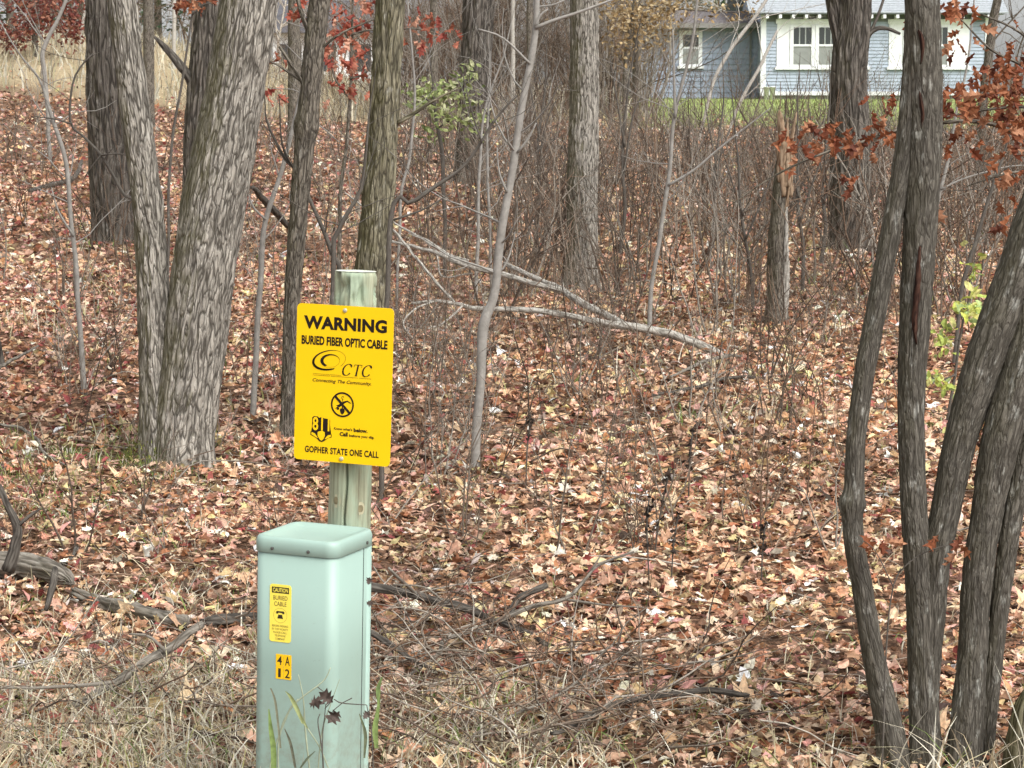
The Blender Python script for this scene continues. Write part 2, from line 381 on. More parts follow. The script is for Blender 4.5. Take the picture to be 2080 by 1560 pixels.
    roof_courses('wing_roof', xa - .4, xb - .02, Y1 - .45, ztop - .02, 2.75, .20, rfw, 14, h)
    m = MB(); zz = ztop - .02 + .55; m.add([(xa - .4, Y1 + 2.3, zz), (xb - .02, Y1 + 2.3, zz), (xb - .02, Y1 + 5, zz - .55), (xa - .4, Y1 + 5, zz - .55)], [(0, 1, 2, 3)])
    link('wing_rear_slope', m.mesh('wing_rear_slope', False), rfw, h)
    P('fascia', [((xa - .4, Y1 - .48, ztop - .12), (xb - .02, Y1 - .451, ztop + .02))], plain('wing_fascia', (.22, .21, .20)))
    # white pots below the corner of the porch
    for px, lab in ((1557, 'small white plastic bucket at the porch corner, nearer the corner board'), (1569, 'small white plastic bucket beside the porch corner, farther from the corner board')):
        p = at(px, 207, Y0 - .6); p[2] = float(G(p[0], p[1])) - .01
        m = MB(); prof = [(0, 0), (.060, 0), (.085, .36), (.092, .36), (.092, .385), (.080, .385), (.056, .02), (0, .02)]
        a = np.linspace(0, 2 * math.pi, 16, endpoint=False)
        V = np.array([[(r * math.cos(q), r * math.sin(q), zz) for q in a] for r, zz in prof]).reshape(-1, 3)
        ii = np.arange(len(prof) - 1)[:, None] * 16; jj = np.arange(16)
        m.add(V, np.stack([ii + jj, ii + (jj + 1) % 16, ii + 16 + (jj + 1) % 16, ii + 16 + jj], -1).reshape(-1, 4))
        o = thing('bucket', lab, 'bucket', p); link('tub', m.mesh('tub'), white, o)
        th = np.linspace(0, math.pi, 9); hc = np.stack([.09 * np.cos(th), np.full(9, -.02), .36 - .10 * np.sin(th)], -1)
        link('handle', MBtube(hc, np.full(9, .006), 4), M['mg'], o)
def MBtube(C, R, ns=6, disp=None):
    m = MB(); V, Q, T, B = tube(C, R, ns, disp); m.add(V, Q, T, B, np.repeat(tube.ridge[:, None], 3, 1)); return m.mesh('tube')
house()

def far_building(name, label, pxa, pxb, pyt, pyb, Y, wallc, roofc):
    h = thing(name, label, 'building')
    s = FPX / Y; xa, xb = (pxa - CX) / s, (pxb - CX) / s; zt = float(at(CX, pyt, Y)[2]); gz = float(G((xa + xb) / 2, Y)); zb = min(float(at(CX, pyb, Y)[2]), gz) - .4
    m = MB(); m.box((xa, Y, zb), (xb, Y + 6, zt)); link('wall', m.mesh('wall', False), plain(name + '_wall', wallc, .6, .3, .06, 3), h)
    m = MB(); V = [(xa - .4, Y - .4, zt - .1), (xb + .4, Y - .4, zt - .1), (xb + .4, Y + 3, zt + 1.3), (xa - .4, Y + 3, zt + 1.3), (xb + .4, Y + 6.4, zt - .1), (xa - .4, Y + 6.4, zt - .1)]
    m.add(V, [(0, 1, 2, 3), (3, 2, 4, 5), (0, 5, 4, 1)], [(0, 3, 5), (1, 4, 2)]); link('roof', m.mesh('roof', False), plain(name + '_roof', roofc, .8, .2, .15, 4), h)
    gl = plain(name + '_glass', (.05, .055, .06), .1, .6)
    for k in range(3):
        x = xa + (xb - xa) * (k + .5) / 3; m = MB(); m.box((x - .4, Y - .03, zt - 1.5), (x + .4, Y - .003, zt - .5)); link('window', m.mesh('window', False), gl, h)
far_building('shed', 'white far building glimpsed between the trunks behind the red oak leaves', 560, 770, 62, 135, 82, (.80, .80, .80), (.10, .10, .11))
far_building('cottage', 'white far building glimpsed at the edge of the tan field', 40, 190, 68, 92, 104, (.80, .81, .82), (.30, .28, .27))

# ------------------------------------------------------------------ leaves
HALF = {
 'oak': [(.015, 0), (.05, .10), (.19, .20), (.09, .30), (.29, .47), (.12, .54), (.26, .76), (.08, .78), (0, 1)],
 'maple': [(.015, -.15), (.02, .02), (.34, .02), (.22, .18), (.52, .42), (.24, .50), (.22, .70), (.08, .66), (0, 1)],
 'oval': [(.02, 0), (.17, .18), (.25, .45), (.16, .76), (0, 1)],
 'low': [(.05, 0), (.34, .42), (0, 1)]}
def leaf_tpl(kind, r, curl=1.0):
    H = np.array(HALF[kind]); n = len(H); rib = np.stack([0 * H[:, 0], H[:, 1]], -1)
    P = np.vstack([rib, H, H * [-1, 1]]); x, y = P[:, 0], P[:, 1]
    a, b, f = r.normal(0, .9) * curl, r.normal(0, .35) * curl, r.uniform(-.2, .7) * curl
    z = a * x * x + b * (y - .4) ** 2 + f * np.abs(x) + r.normal(0, .035, len(P)) * curl + .3 * curl * r.normal() * x * (y - .5)
    V = np.stack([x, y - .5, z], -1); i = np.arange(n - 1)
    Q = np.vstack([np.stack([i, i + n, i + n + 1, i + 1], -1), np.stack([i + 1, i + 2 * n + 1, i + 2 * n, i], -1)])
    if kind == 'low':
        V = V[[0, 1, 2, 4, 7]]; return V, np.array([(0, 3, 2, 1), (0, 1, 2, 4)])
    return V, Q
def rotmats(yaw, tilt, taz):
    c, s = np.cos(yaw), np.sin(yaw); z = 0 * c; o = z + 1
    Rz = np.stack([np.stack([c, -s, z], -1), np.stack([s, c, z], -1), np.stack([z, z, o], -1)], -2)
    ax = np.stack([np.cos(taz), np.sin(taz), z], -1); K = np.zeros((len(yaw), 3, 3))
    K[:, 0, 1] = -ax[:, 2]; K[:, 0, 2] = ax[:, 1]; K[:, 1, 0] = ax[:, 2]; K[:, 1, 2] = -ax[:, 0]; K[:, 2, 0] = -ax[:, 1]; K[:, 2, 1] = ax[:, 0]
    st, ct = np.sin(tilt)[:, None, None], np.cos(tilt)[:, None, None]
    Rt = np.eye(3) + st * K + (1 - ct) * (K @ K)
    return Rt @ Rz
PAL = np.array([(.74, .53, .37), (.63, .41, .28), (.51, .29, .175), (.33, .15, .075), (.15, .085, .052), (.27, .075, .065), (.86, .76, .62), (.58, .46, .24), (.58, .33, .27), (.075, .048, .035)])
def leaf_cols(n, x, r):
    w = np.tile(np.array([.17, .19, .19, .13, .10, .03, .055, .085, .05, .05]), (n, 1))
    L = np.clip(-np.asarray(x) / 3.0, 0, 1)[:, None]
    w = w * (1 + L * np.array([-.3, .2, -.2, -.2, .3, 2.0, .1, -.3, 1.6, 0])); w /= w.sum(1)[:, None]
    k = (w.cumsum(1) < r.random(n)[:, None]).sum(1).clip(0, 9)
    return np.clip(PAL[k] * r.uniform(.78, 1.36, (n, 1)) * r.uniform(.92, 1.08, (n, 3)), 0, .9)
def scatter(mb, tpls, pos, size, yaw, tilt, taz, cols):
    k = rng.integers(0, len(tpls), len(pos))
    for t, (V, Q) in enumerate(tpls):
        ix = np.where(k == t)[0]
        if not len(ix): continue
        R = rotmats(yaw[ix], tilt[ix], taz[ix]); W = np.einsum('nij,vj->nvi', R, V) * size[ix, None, None] + pos[ix, None, :]
        n, v = len(ix), len(V)
        mb.add(W.reshape(-1, 3), (Q[None] + (np.arange(n) * v)[:, None, None]).reshape(-1, Q.shape[1]), None, None, np.repeat(cols[ix], v, 0))
def litter():
    mb = MB()
    hi = [leaf_tpl(k, rng) for k in ('oak', 'oval', 'oak', 'oval', 'maple') for _ in range(5)]
    md = [leaf_tpl(k, rng) for k in ('oval', 'maple', 'oval') for _ in range(4)]
    lo = [leaf_tpl('low', rng, .8) for _ in range(8)]
    for (ya, yb, dens, tp, s0, s1) in ((5.6, 11.5, 1050, hi, .026, .082), (11.5, 21, 620, md, .038, .09), (21, 34, 230, lo, .07, .12), (34, 52, 80, lo, .09, .15), (52, 63, 7, lo, .09, .14)):
        wm = .234 * yb + 2.2; n = int((yb - ya) * 2 * wm * dens)
        y = np.sqrt(rng.uniform(ya ** 2, yb ** 2, n)); x = rng.uniform(-1, 1, n) * (.234 * y + 2.2)
        n = len(x); keep = rng.random(n) < .75 + .8 * perlin(np.stack([x * .9, y * .9, 0 * x + 30], -1))
        if yb > 40: keep &= ~((x > 2.5) & (y > 47) & (rng.random(n) > .12)) & ~((x < 2) & (y > 49) & (rng.random(n) > .2))
        x, y = x[keep], y[keep]; n = len(x)
        z = G(x, y) + np.abs(rng.normal(0, .020, n)) + .003
        tilt = np.abs(rng.normal(0, .60, n)); size = rng.uniform(s0, s1, n)
        scatter(mb, tp, np.stack([x, y, z], -1), size, rng.uniform(0, 6.283, n), tilt, rng.uniform(0, 6.283, n), np.clip(leaf_cols(n, x, rng) * (1.0 + .55 * perlin(np.stack([x * .7, y * .5, 0 * x + 60], -1)) + .35 * perlin(np.stack([x * 2.4, y * 1.6, 0 * x + 70], -1)))[:, None], .01, .9))
    link('leaf_litter', mb.mesh('leaf_litter', False), M['leaf'], None, 'stuff')['label'] = 'carpet of fallen brown and rust coloured leaves'
litter()
def big_leaves():
    """the largest fallen leaves one can pick out, each an object on the ground"""
    mes = []
    for k in range(24):
        V, Q = leaf_tpl(('oak', 'maple', 'oak', 'oval')[k % 4], rng, 1.7); me = mesh_np('fallen_leaf', V, Q, None, None, np.tile(leaf_cols(1, [0], rng) * 1.12, (len(V), 1)), False)
        me.materials.append(M['leaf']); mes.append(me)
    for k in range(200):
        y = math.sqrt(rng.uniform(6.9 ** 2, 12.5 ** 2)); x = rng.uniform(-1, 1) * .24 * y
        o = link('fallen_leaf', mes[k % 24], None, ground); o.location = (x, y, float(G(x, y)) + .035)
        s = rng.uniform(.07, .105); o.scale = (s, s, s); o.rotation_euler = (rng.normal(0, .4), rng.normal(0, .4), rng.uniform(0, 6.28))
big_leaves()

# ------------------------------------------------------------------ grass
def blades(n, posf, hf, wf, colf, lean=.5, seg=4):
    pos = posf(n); n = len(pos); h = hf(n); w = wf(n); c = colf(n)
    az = rng.uniform(0, 6.283, n); d = np.stack([np.cos(az), np.sin(az), 0 * az], -1); side = np.stack([-np.sin(az), np.cos(az), 0 * az], -1)
    ta = rng.uniform(0, 6.283, n); sd = side * np.cos(ta)[:, None] + d * np.sin(ta)[:, None]
    cv = np.abs(rng.normal(0, lean, n)) + .08; droop = np.clip(rng.normal(.6, .45, n), 0, 1.5)
    t = np.linspace(0, 1, seg + 1); V = []
    for q in t:
        out = cv * h * q ** 1.6; up = h * (q - droop * q ** 3 * .75)
        p = pos + d * out[:, None] + np.stack([0 * up, 0 * up, up], -1)
        ww = (w * (1 - q ** 2 * .9) * .5)[:, None] * sd
        V += [p - ww, p + ww]
    V = np.stack(V, 1); m = 2 * (seg + 1); i = np.arange(seg) * 2
    Q = np.stack([i, i + 1, i + 3, i + 2], -1)
    return V.reshape(-1, 3), (Q[None] + (np.arange(n) * m)[:, None, None]).reshape(-1, 4), np.repeat(c, m, 0)
STRAW = np.array([(.62, .53, .36), (.74, .67, .51), (.46, .38, .25), (.34, .29, .21), (.52, .48, .31), (.58, .56, .45), (.70, .66, .54)]); GREEN = np.array([(.17, .24, .06), (.24, .30, .09), (.12, .19, .05), (.33, .34, .13)])
def pick(P, n, j=.2): return P[rng.integers(0, len(P), n)] * rng.uniform(1 - j, 1 + j, (n, 1))
def grassmix(g): return lambda n: np.where((rng.random(n) < g)[:, None], pick(GREEN, n), pick(STRAW, n))
def on_ground(x, y): return np.stack([x, y, G(x, y) - .005], -1)
def clumped(xa, xb, ya, yb, per=9, sd=.05):
    def f(n):
        m = max(1, n // per); cx_, cy_ = rng.uniform(xa, xb, m), rng.uniform(ya, yb, m)
        k = rng.integers(0, m, n); return on_ground(cx_[k] + rng.normal(0, sd, n), cy_[k] + rng.normal(0, sd, n))
    return f
def grasses():
    mb = MB()
    def put(n, posf, h0, h1, w0, w1, g, lean=.5):
        V, Q, C = blades(n, posf, lambda k: rng.uniform(h0, h1, k), lambda k: rng.uniform(w0, w1, k), grassmix(g), lean); mb.add(V, Q, None, None, C)
    put(3000, clumped(-2.1, -.72, 6.4, 7.8, 10, .09), .07, .23, .003, .008, .08, .9)     # straw lower left
    put(600, clumped(-2.1, -.9, 7.6, 9.0, 10, .08), .05, .15, .003, .007, .22, .8)
    put(420, clumped(-.86, -.45, 5.75, 6.05, 10, .05), .12, .34, .004, .009, .15, .6)    # in front of the pedestal
    put(1000, clumped(-.42, .2, 6.4, 7.5, 10, .09), .06, .20, .003, .008, .12, .9)      # right of the pedestal
    put(450, clumped(.2, 1.9, 6.6, 7.5, 10, .08), .05, .17, .003, .007, .12, .9)
    put(90, clumped(1.25, 1.65, 6.2, 6.6, 9, .05), .2, .40, .005, .010, .10, .7)
    put(5200, clumped(-3, 3, 7.2, 13, 7, .10), .04, .13, .003, .006, .14, 1.0)           # thin tufts through the litter
    put(2600, clumped(-6, 6, 12, 26, 16, .14), .08, .24, .006, .011, .30, .6)
    put(1500, clumped(-2.9, -1.75, 10.2, 12.6, 45, .14), .04, .11, .004, .008, .8, .6)     # mossy green tufts left of the big ash
    link('dry_grass', mb.mesh('dry_grass', False), M['grass'], None, 'stuff')['label'] = 'dry straw coloured grass and thin green tufts'
    mb = MB()
    def field(n):
        y = rng.uniform(49, 84, n); x = -rng.uniform(2.5, 26, n) * np.sqrt(y / 80); x = np.where(rng.random(n) < .25, rng.uniform(-6, 3, n), x); return on_ground(x, y)
    V, Q, C = blades(9000, field, lambda k: rng.uniform(.35, .9, k), lambda k: rng.uniform(.02, .045, k), lambda k: pick(STRAW, k, .25) * .78, .3, 3); mb.add(V, Q, None, None, C)
    link('tall_tan_grass', mb.mesh('tall_tan_grass', False), M['grass'], None, 'stuff')['label'] = 'tall tan grass of the far field'
    mb = MB()
    def lawn(n): y = rng.uniform(47, 66, n); x = rng.uniform(2.4, 18, n); return on_ground(x, y)
    V, Q, C = blades(9000, lawn, lambda k: rng.uniform(.05, .13, k), lambda k: rng.uniform(.015, .03, k), lambda k: pick(np.array([(.24, .31, .09), (.30, .37, .12), (.38, .42, .18)]), k), .4, 2); mb.add(V, Q, None, None, C)
    link('lawn_grass', mb.mesh('lawn_grass', False), M['grass'], None, 'stuff')['label'] = 'short bright green lawn in front of the house'
grasses()

# ------------------------------------------------------------------ twigs, shrubs, thickets
def twig_paths(r, p0, d0, L, rad, lvl, out, nb=4, wob=.16, up=.25):
    n = 4 + int(lvl > 0) * 2; P = [p0]; d = d0 / np.linalg.norm(d0)
    for k in range(n):
        d = d + r.normal(0, wob, 3) + np.array([0, 0, up * .25]); d /= np.linalg.norm(d); P.append(P[-1] + d * L / n)
    P = np.array(P); out.append((P, np.linspace(rad, rad * .3, len(P))))
    if lvl > 0:
        for _ in range(nb):
            t = r.uniform(.25, .97); k = min(int(t * n), n - 1); q = P[k] + (P[k + 1] - P[k]) * (t * n - k)
            td = P[k + 1] - P[k]; td /= np.linalg.norm(td); s = r.normal(size=3); s -= s.dot(td) * td; s /= np.linalg.norm(s)
            twig_paths(r, q, td * .65 + s * .75, L * r.uniform(.3, .55) * (1.1 - .4 * t), rad * (1 - .65 * t) * .6, lvl - 1, out, max(2, nb - 1), wob, up)
def paths_np(paths, ns=3):
    mb = MB()
    for P, R in paths: V, Q, T, B = tube(P, R, ns, None, False); mb.add(V, Q, None, B)
    return np.concatenate(mb.V), np.concatenate(mb.Q)
def shrub_tpl(r, h, stems, lvl, rad, nb, spread):
    out = []
    for _ in range(stems):
        d = np.array([r.normal(0, spread), r.normal(0, spread), 1.0])
        twig_paths(r, np.array([r.normal(0, .10), r.normal(0, .10), -.05]), d, h * r.uniform(.55, 1.05), rad * r.uniform(.6, 1.1), lvl, out, nb)
    return paths_np(out)
def replicate(mb, tpls, pos, sc, cols):
    k = rng.integers(0, len(tpls), len(pos)); yaw = rng.uniform(0, 6.283, len(pos))
    for t, (V, Q) in enumerate(tpls):
        ix = np.where(k == t)[0]
        if not len(ix): continue
        c, s = np.cos(yaw[ix])[:, None], np.sin(yaw[ix])[:, None]
        W = np.stack([V[:, 0] * c - V[:, 1] * s, V[:, 0] * s + V[:, 1] * c, np.broadcast_to(V[:, 2], (len(ix), len(V)))], -1) * sc[ix, None, None] + pos[ix, None, :]
        mb.add(W.reshape(-1, 3), (Q[None] + (np.arange(len(ix)) * len(V))[:, None, None]).reshape(-1, 4), None, None, np.repeat(cols[ix], len(V), 0))
TW = np.array([(.12, .092, .07), (.20, .165, .13), (.075, .055, .042), (.17, .115, .08), (.28, .25, .21)])
def thickets():
    r = rng
    A = [shrub_tpl(r, 1.7, 3 + k % 4, 1, (.009, .014, .011)[k % 3], 5, (.12, .2, .28)[k % 3]) for k in range(9)]            # upright brush
    A2 = [shrub_tpl(r, 1.5, 3, 2, .007, 5, .38) for _ in range(7)]            # tangled brush
    B = [shrub_tpl(r, 4.2, 5, 2, .020, 6, .22) for _ in range(6)]            # tall grey brush
    C = [shrub_tpl(r, 8.0, 2, 2, .055, 10, .10) for _ in range(5)]           # far saplings
    mb = MB()
    def pts(n, pxa, pxb, ya, yb):
        y = np.sqrt(r.uniform(ya ** 2, yb ** 2, n)); x = (r.uniform(pxa, pxb, n) - CX) / FPX * y; return on_ground(x, y)
    def put(tp, n, *a, s=(.7, 1.2), dk=1.0):
        p = pts(n, *a); replicate(mb, tp, p, r.uniform(*s, n), pick(TW, n) * dk)
    put(A, 200, 980, 2250, 17, 34); put(A, 110, 980, 2250, 34, 46, s=(.35, .7)); put(A, 45, 800, 1100, 15, 42); put(A, 70, 1250, 2250, 16, 30); put(A, 90, -150, 820, 15, 44, s=(.4, 1.0)); put(A2, 40, -100, 820, 12, 30, s=(.4, .9)); put(A2, 85, 800, 1900, 10.5, 19, s=(.35, .9)); put(A2, 45, 1000, 2200, 17, 36, s=(.8, 1.3)); put(A2, 22, 640, 1000, 10, 18, s=(.4, .9)); put(A, 45, 800, 1700, 9.5, 17, s=(.25, .6)); put(A, 25, -100, 700, 8, 15, s=(.2, .5))
    link('undergrowth_brush', mb.mesh('undergrowth_brush'), M['twig'], None, 'stuff')['label'] = 'thin bare brown undergrowth stems among the trees'
    mb = MB()
    put(B, 110, 780, 1330, 50, 61); put(B, 14, 1380, 2200, 44, 54, s=(.35, .6)); put(B, 20, 250, 760, 50, 66, s=(.5, .9)); put(B, 10, -100, 300, 84, 95, s=(.6, 1.1))
    put(C, 46, -200, 1500, 72, 100, dk=1.2); put(C, 14, 1450, 2300, 78, 110, dk=1.3)
    link('distant_thicket', mb.mesh('distant_thicket'), M['twig'], None, 'stuff')['label'] = 'grey brown wall of bare brush behind the woods'
    mb = MB()                                                                   # loose sticks lying in the litter
    out = []
    for _ in range(330):
        y = math.sqrt(r.uniform(6.4 ** 2, 18 ** 2)); x = r.uniform(-.26, .26) * y
        a = r.uniform(0, 6.28); L = r.uniform(.15, .7); p = np.array([x, y, float(G(x, y)) + .02]); q = p + np.array([math.cos(a), math.sin(a), 0]) * L; q[2] = float(G(q[0], q[1])) + r.uniform(.02, .12)
        m = (p + q) / 2 + r.normal(0, .03, 3); out.append((spline([p, m, q], 6), np.linspace(1, .4, 6) * r.uniform(.0022, .006)))
    for _ in range(330):                                                        # tangle right of the pedestal and lower left
        cx_, cy_ = [(-.2, 7.4), (.15, 7.6), (-.95, 7.5), (.45, 7.3), (-.1, 7.0), (-1.4, 7.3), (-.3, 8.0)][r.integers(7)]
        p = np.array([cx_ + r.normal(0, .28), cy_ + r.normal(0, .3), 0]); p[2] = float(G(p[0], p[1])) + r.uniform(.01, .16)
        twig_paths(r, p, np.array([r.normal(), r.normal(), r.uniform(-.05, .45)]), r.uniform(.2, .65), r.uniform(.002, .0048), 1, out, 3, .2, 0.0)
    V, Q = paths_np(out, 4); cols = np.repeat(pick(TW, len(out), .3), [len(P) * 4 for P, R in out], 0); mb.add(V, Q, None, None, cols * 1.1)
    link('twig_litter', mb.mesh('twig_litter'), M['twig'], None, 'stuff')['label'] = 'loose thin twigs and sticks lying in the leaves'
thickets()

# ------------------------------------------------------------------ trees
def stem(pts, Y, extend=0.0, flare=0.0, ns=40, ring=.03, disp=None, Y1=None, sink=.08, wob=0.0):
    """pts: (px, py, width px) from base to top, standing at distance Y (Y1 at the tip); returns mesh + top point"""
    P = []
    for k, (px, py, w) in enumerate(pts):
        yy = Y if Y1 is None else Y + (Y1 - Y) * k / (len(pts) - 1)
        a = at(px, py, yy); P.append([*a, w * .5 / FPX * yy])
    P = np.array(P)
    if sink:
        g = float(G(P[0, 0], P[0, 1])); d = P[0, :3] - P[1, :3]
        P[0, 2] = min(P[0, 2], g + .02); P = np.vstack([[P[0, 0], P[0, 1], P[0, 2] - sink, P[0, 3] * (1 + flare)], P])
    if extend:
        d = P[-1, :3] - P[-2, :3]; d /= np.linalg.norm(d); r0 = P[-1, 3]; q = P[-1, :3].copy(); n = 5
        for k in range(1, n + 1):
            d = d + rng.normal(0, .05, 3) + [0, 0, .12]; d /= np.linalg.norm(d); q = q + d * extend / n; P = np.vstack([P, [*q, r0 * (1 - .8 * k / n)]])
    seg = np.linalg.norm(np.diff(P[:, :3], axis=0), axis=1); fine = np.ones(len(seg)); 
    if extend: fine[-5:] = 8.0
    S = np.vstack([spline(P, 40 * len(P))]); cs = np.concatenate([[0], np.cumsum(np.linalg.norm(np.diff(S[:, :3], axis=0), axis=1))])
    Lv = seg[:len(seg) - (5 if extend else 0)].sum(); ss = np.linspace(0, Lv, max(6, int(Lv / ring)))
    if extend: ss = np.concatenate([ss, np.linspace(Lv, cs[-1], 14)[1:]])
    S = np.stack([np.interp(ss, cs, S[:, k]) for k in range(4)], -1)
    if flare:
        s = np.concatenate([[0], np.cumsum(np.linalg.norm(np.diff(S[:, :3], axis=0), axis=1))]); S[:, 3] *= 1 + flare * np.exp(-s / .16)
    if wob: S[:, :3] += np.stack([perlin(np.stack([S[:, 2] * 2.2 + k * 7, 0 * S[:, 2] + .3, 0 * S[:, 2] + .7], -1)) for k in range(3)], -1) * wob
    V, Q, T, B = tube(S[:, :3], np.maximum(S[:, 3], .0008), ns, disp)
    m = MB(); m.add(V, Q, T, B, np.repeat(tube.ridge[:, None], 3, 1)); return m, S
def crown(S, r0, mat, par, n=14, L=2.6):
    """bare limbs and twigs above the frame"""
    out = []; k0 = len(S) - 10
    for _ in range(n):
        k = rng.integers(k0, len(S)); a = rng.uniform(0, 6.28); d = np.array([math.cos(a), math.sin(a), rng.uniform(.5, 1.4)])
        twig_paths(rng, S[k, :3], d, L * rng.uniform(.6, 1.2), max(.012, S[k, 3] * .4), 2, out, 4, .14, .2)
    V, Q = paths_np(out, 4); link('crown', mesh_np('crown', V, Q, None, V, np.ones((len(V), 3)) * .8), mat, par)
def root(base): return tuple(float(v) for v in base)
def place(o, ch_list):
    pass
def tree(name, label, stems, mat, Y=None, ext=5.0, flare=.25, disp=None, ns=40, ring=.03, branches=(), crowns=True, group=None, cat='tree', wob=0.0, bmat=None):
    px, py, w = stems[0][0]
    if Y is None: Y = float(ghit(px, py)[1])
    b = at(px, py, Y); b[2] = float(G(b[0], b[1]))
    t = thing(name, label, cat, root(b), group=group); inv = Matrix.Translation(-Vector(root(b)))
    tops = []
    for k, pts in enumerate(stems):
        m, S = stem(pts, Y, ext, flare if k == 0 or pts[0][1] > py - 60 else 0, ns, ring, disp, sink=.10 if k == 0 or pts[0][1] > py - 60 else 0, wob=wob)
        o = link('trunk', m.mesh('trunk'), mat, t); o.matrix_parent_inverse = inv; tops.append(S)
    for pts in branches:
        m, S = stem(pts, Y - .02, 0, 0, 16 if pts[0][2] > 14 else 8, .04, bark_disp(.02, .006, px * .1, 5) if pts[0][2] > 14 else None, sink=0, wob=.006); o = link('branch', m.mesh('branch'), bmat or mat, t); o.matrix_parent_inverse = inv
    if crowns and ext:
        for S in tops:
            k = [c for c in t.children]; crown(S, 0, mat, t, 9 if len(tops) > 1 else 14); t.children[-1].matrix_parent_inverse = inv
    return t, Y

T1 = tree('forked_ash_tree', 'thick grey ridged trunk forking low, mossy at its left foot', [
    [(368, 948, 140), (372, 880, 132), (388, 760, 130), (408, 600, 130), (434, 420, 132), (470, 220, 122), (507, 0, 116), (530, -150, 108)],
    [(330, 950, 92), (324, 880, 84), (319, 760, 74), (314, 660, 68), (310, 560, 66), (303, 450, 64), (285, 300, 62), (262, 130, 60), (247, 0, 58), (235, -150, 54)]],
    M['ash'], ext=6, flare=.14, disp=bark_disp(.04, .010, 1.3, 6, 2.0), ns=180, ring=.015)
def foot_moss(t):
    g = t.location; a = rng.uniform(math.pi * .75, math.pi * 1.45, 520); r = rng.uniform(.19, .31, 520); x = g.x - .035 + r * np.cos(a) * 1.05; y = g.y + r * np.sin(a); z = G(x, y) + np.clip(.30 - r, 0, .2) * rng.uniform(0, 1.6, 520)
    V, Q, C = blades(520, lambda n: np.stack([x, y, z], -1), lambda n: rng.uniform(.012, .04, n), lambda n: rng.uniform(.004, .009, n), lambda n: pick(np.array([(.14, .16, .03), (.20, .21, .05), (.10, .11, .03)]), n), .7, 2)
    o = link('moss', mesh_np('moss', V, Q, None, None, C, False), M['grass'], t, 'stuff'); o.matrix_parent_inverse = Matrix.Translation(-g)
foot_moss(T1[0])
T2 = tree('oak_tree', 'dark deeply furrowed oak trunk at the left, standing in red leaves', [
    [(232, 492, 88), (228, 430, 84), (222, 300, 82), (216, 150, 80), (213, 0, 76), (212, -150, 72)]], M['oak'], ext=6, disp=bark_disp(.040, .024, 2.1, 9), ns=150, ring=.03)
T3 = tree('oak_tree', 'dark furrowed trunk half hidden behind the big forked trunk, with a broken stub', [
    [(408, 520, 62), (402, 400, 58), (404, 250, 56), (416, 100, 54), (424, 0, 52), (430, -120, 50)]], M['oak'], Y=21.5, ext=6, disp=bark_disp(.038, .022, 3.4, 9), ns=120, ring=.04,
    branches=[[(400, 200, 22), (385, 160, 20), (357, 122, 18), (335, 96, 14), (314, 74, 6)]], bmat=M['darkwood'])
T4 = tree('elm_tree', 'slim brown trunk between the big forked trunk and the sign, with a knot halfway', [
    [(584, 898, 30), (588, 760, 32), (594, 600, 35), (606, 440, 38), (618, 300, 42), (622, 255, 54), (627, 215, 44), (640, 80, 43), (652, -30, 42), (660, -150, 40)]], M['elm'], ext=5, flare=.2, disp=bark_disp(.03, .006, 4.2, 6), ns=110, ring=.016,
    branches=[[(622, 180, 9), (590, 130, 7), (567, 95, 6)], [(628, 70, 10), (612, 30, 9), (600, -20, 8)], [(640, 110, 7), (690, 70, 5), (760, 40, 3)], [(626, 175, 6), (560, 130, 5), (545, 125, 3)]])
T5 = tree('mossy_elm_tree', 'mossy green brown trunk rising right behind the warning sign post', [
    [(738, 850, 78), (742, 740, 74), (752, 600, 72), (760, 500, 68), (772, 350, 64), (782, 200, 62), (790, 50, 60), (797, -120, 56)]], M['mossy'], ext=6, disp=bark_disp(.04, .010, 5.2, 6), ns=150, ring=.016,
    branches=[[(735, 395, 9), (742, 330, 8), (750, 250, 6), (756, 200, 4)], [(808, 250, 9), (840, 232, 8), (880, 205, 6), (930, 180, 3)]])
T6 = tree('oak_tree', 'dark furrowed trunk far back behind the green leaved shrub', [
    [(958, 372, 74), (960, 300, 68), (966, 150, 64), (972, 0, 62), (975, -120, 58)]], M['oak'], ext=7, disp=bark_disp(.05, .028, 6.6, 9), ns=110, ring=.05)
T7 = tree('elm_tree', 'straight grey trunk standing right of the pale curved sapling', [
    [(1182, 586, 72), (1182, 500, 64), (1184, 350, 62), (1186, 200, 60), (1187, 50, 58), (1188, -120, 54)]], M['ash'], ext=6, disp=bark_disp(.04, .009, 7.7, 6), ns=130, ring=.02)
T8 = tree('elm_tree', 'broad dark trunk in front of the house, forking into a dark side limb', [
    [(1728, 512, 92), (1728, 400, 84), (1726, 280, 78), (1724, 150, 74), (1734, 40, 70), (1740, -120, 64)],
    [(1724, 170, 40), (1708, 80, 34), (1694, 10, 30), (1680, -100, 26)]], M['oak'], ext=6, disp=bark_disp(.036, .02, 8.1, 8), ns=120, ring=.03,
    branches=[[(1732, 190, 20), (1742, 140, 16), (1756, 90, 13), (1772, 62, 11), (1800, 57, 8), (1830, 69, 6)], [(1768, 66, 7), (1784, 30, 6), (1800, -20, 5)]], bmat=M['darkwood'])
T9 = tree('young_tree', 'thin dark leaning trunk near the right edge, beyond the red oak leaves', [
    [(1990, 300, 22), (1996, 220, 20), (2004, 150, 19), (2018, 40, 18), (2034, -40, 17)]], M['elm'], Y=30, ext=5, disp=bark_disp(.03, .008, 1.1, 6), ns=24, ring=.06)

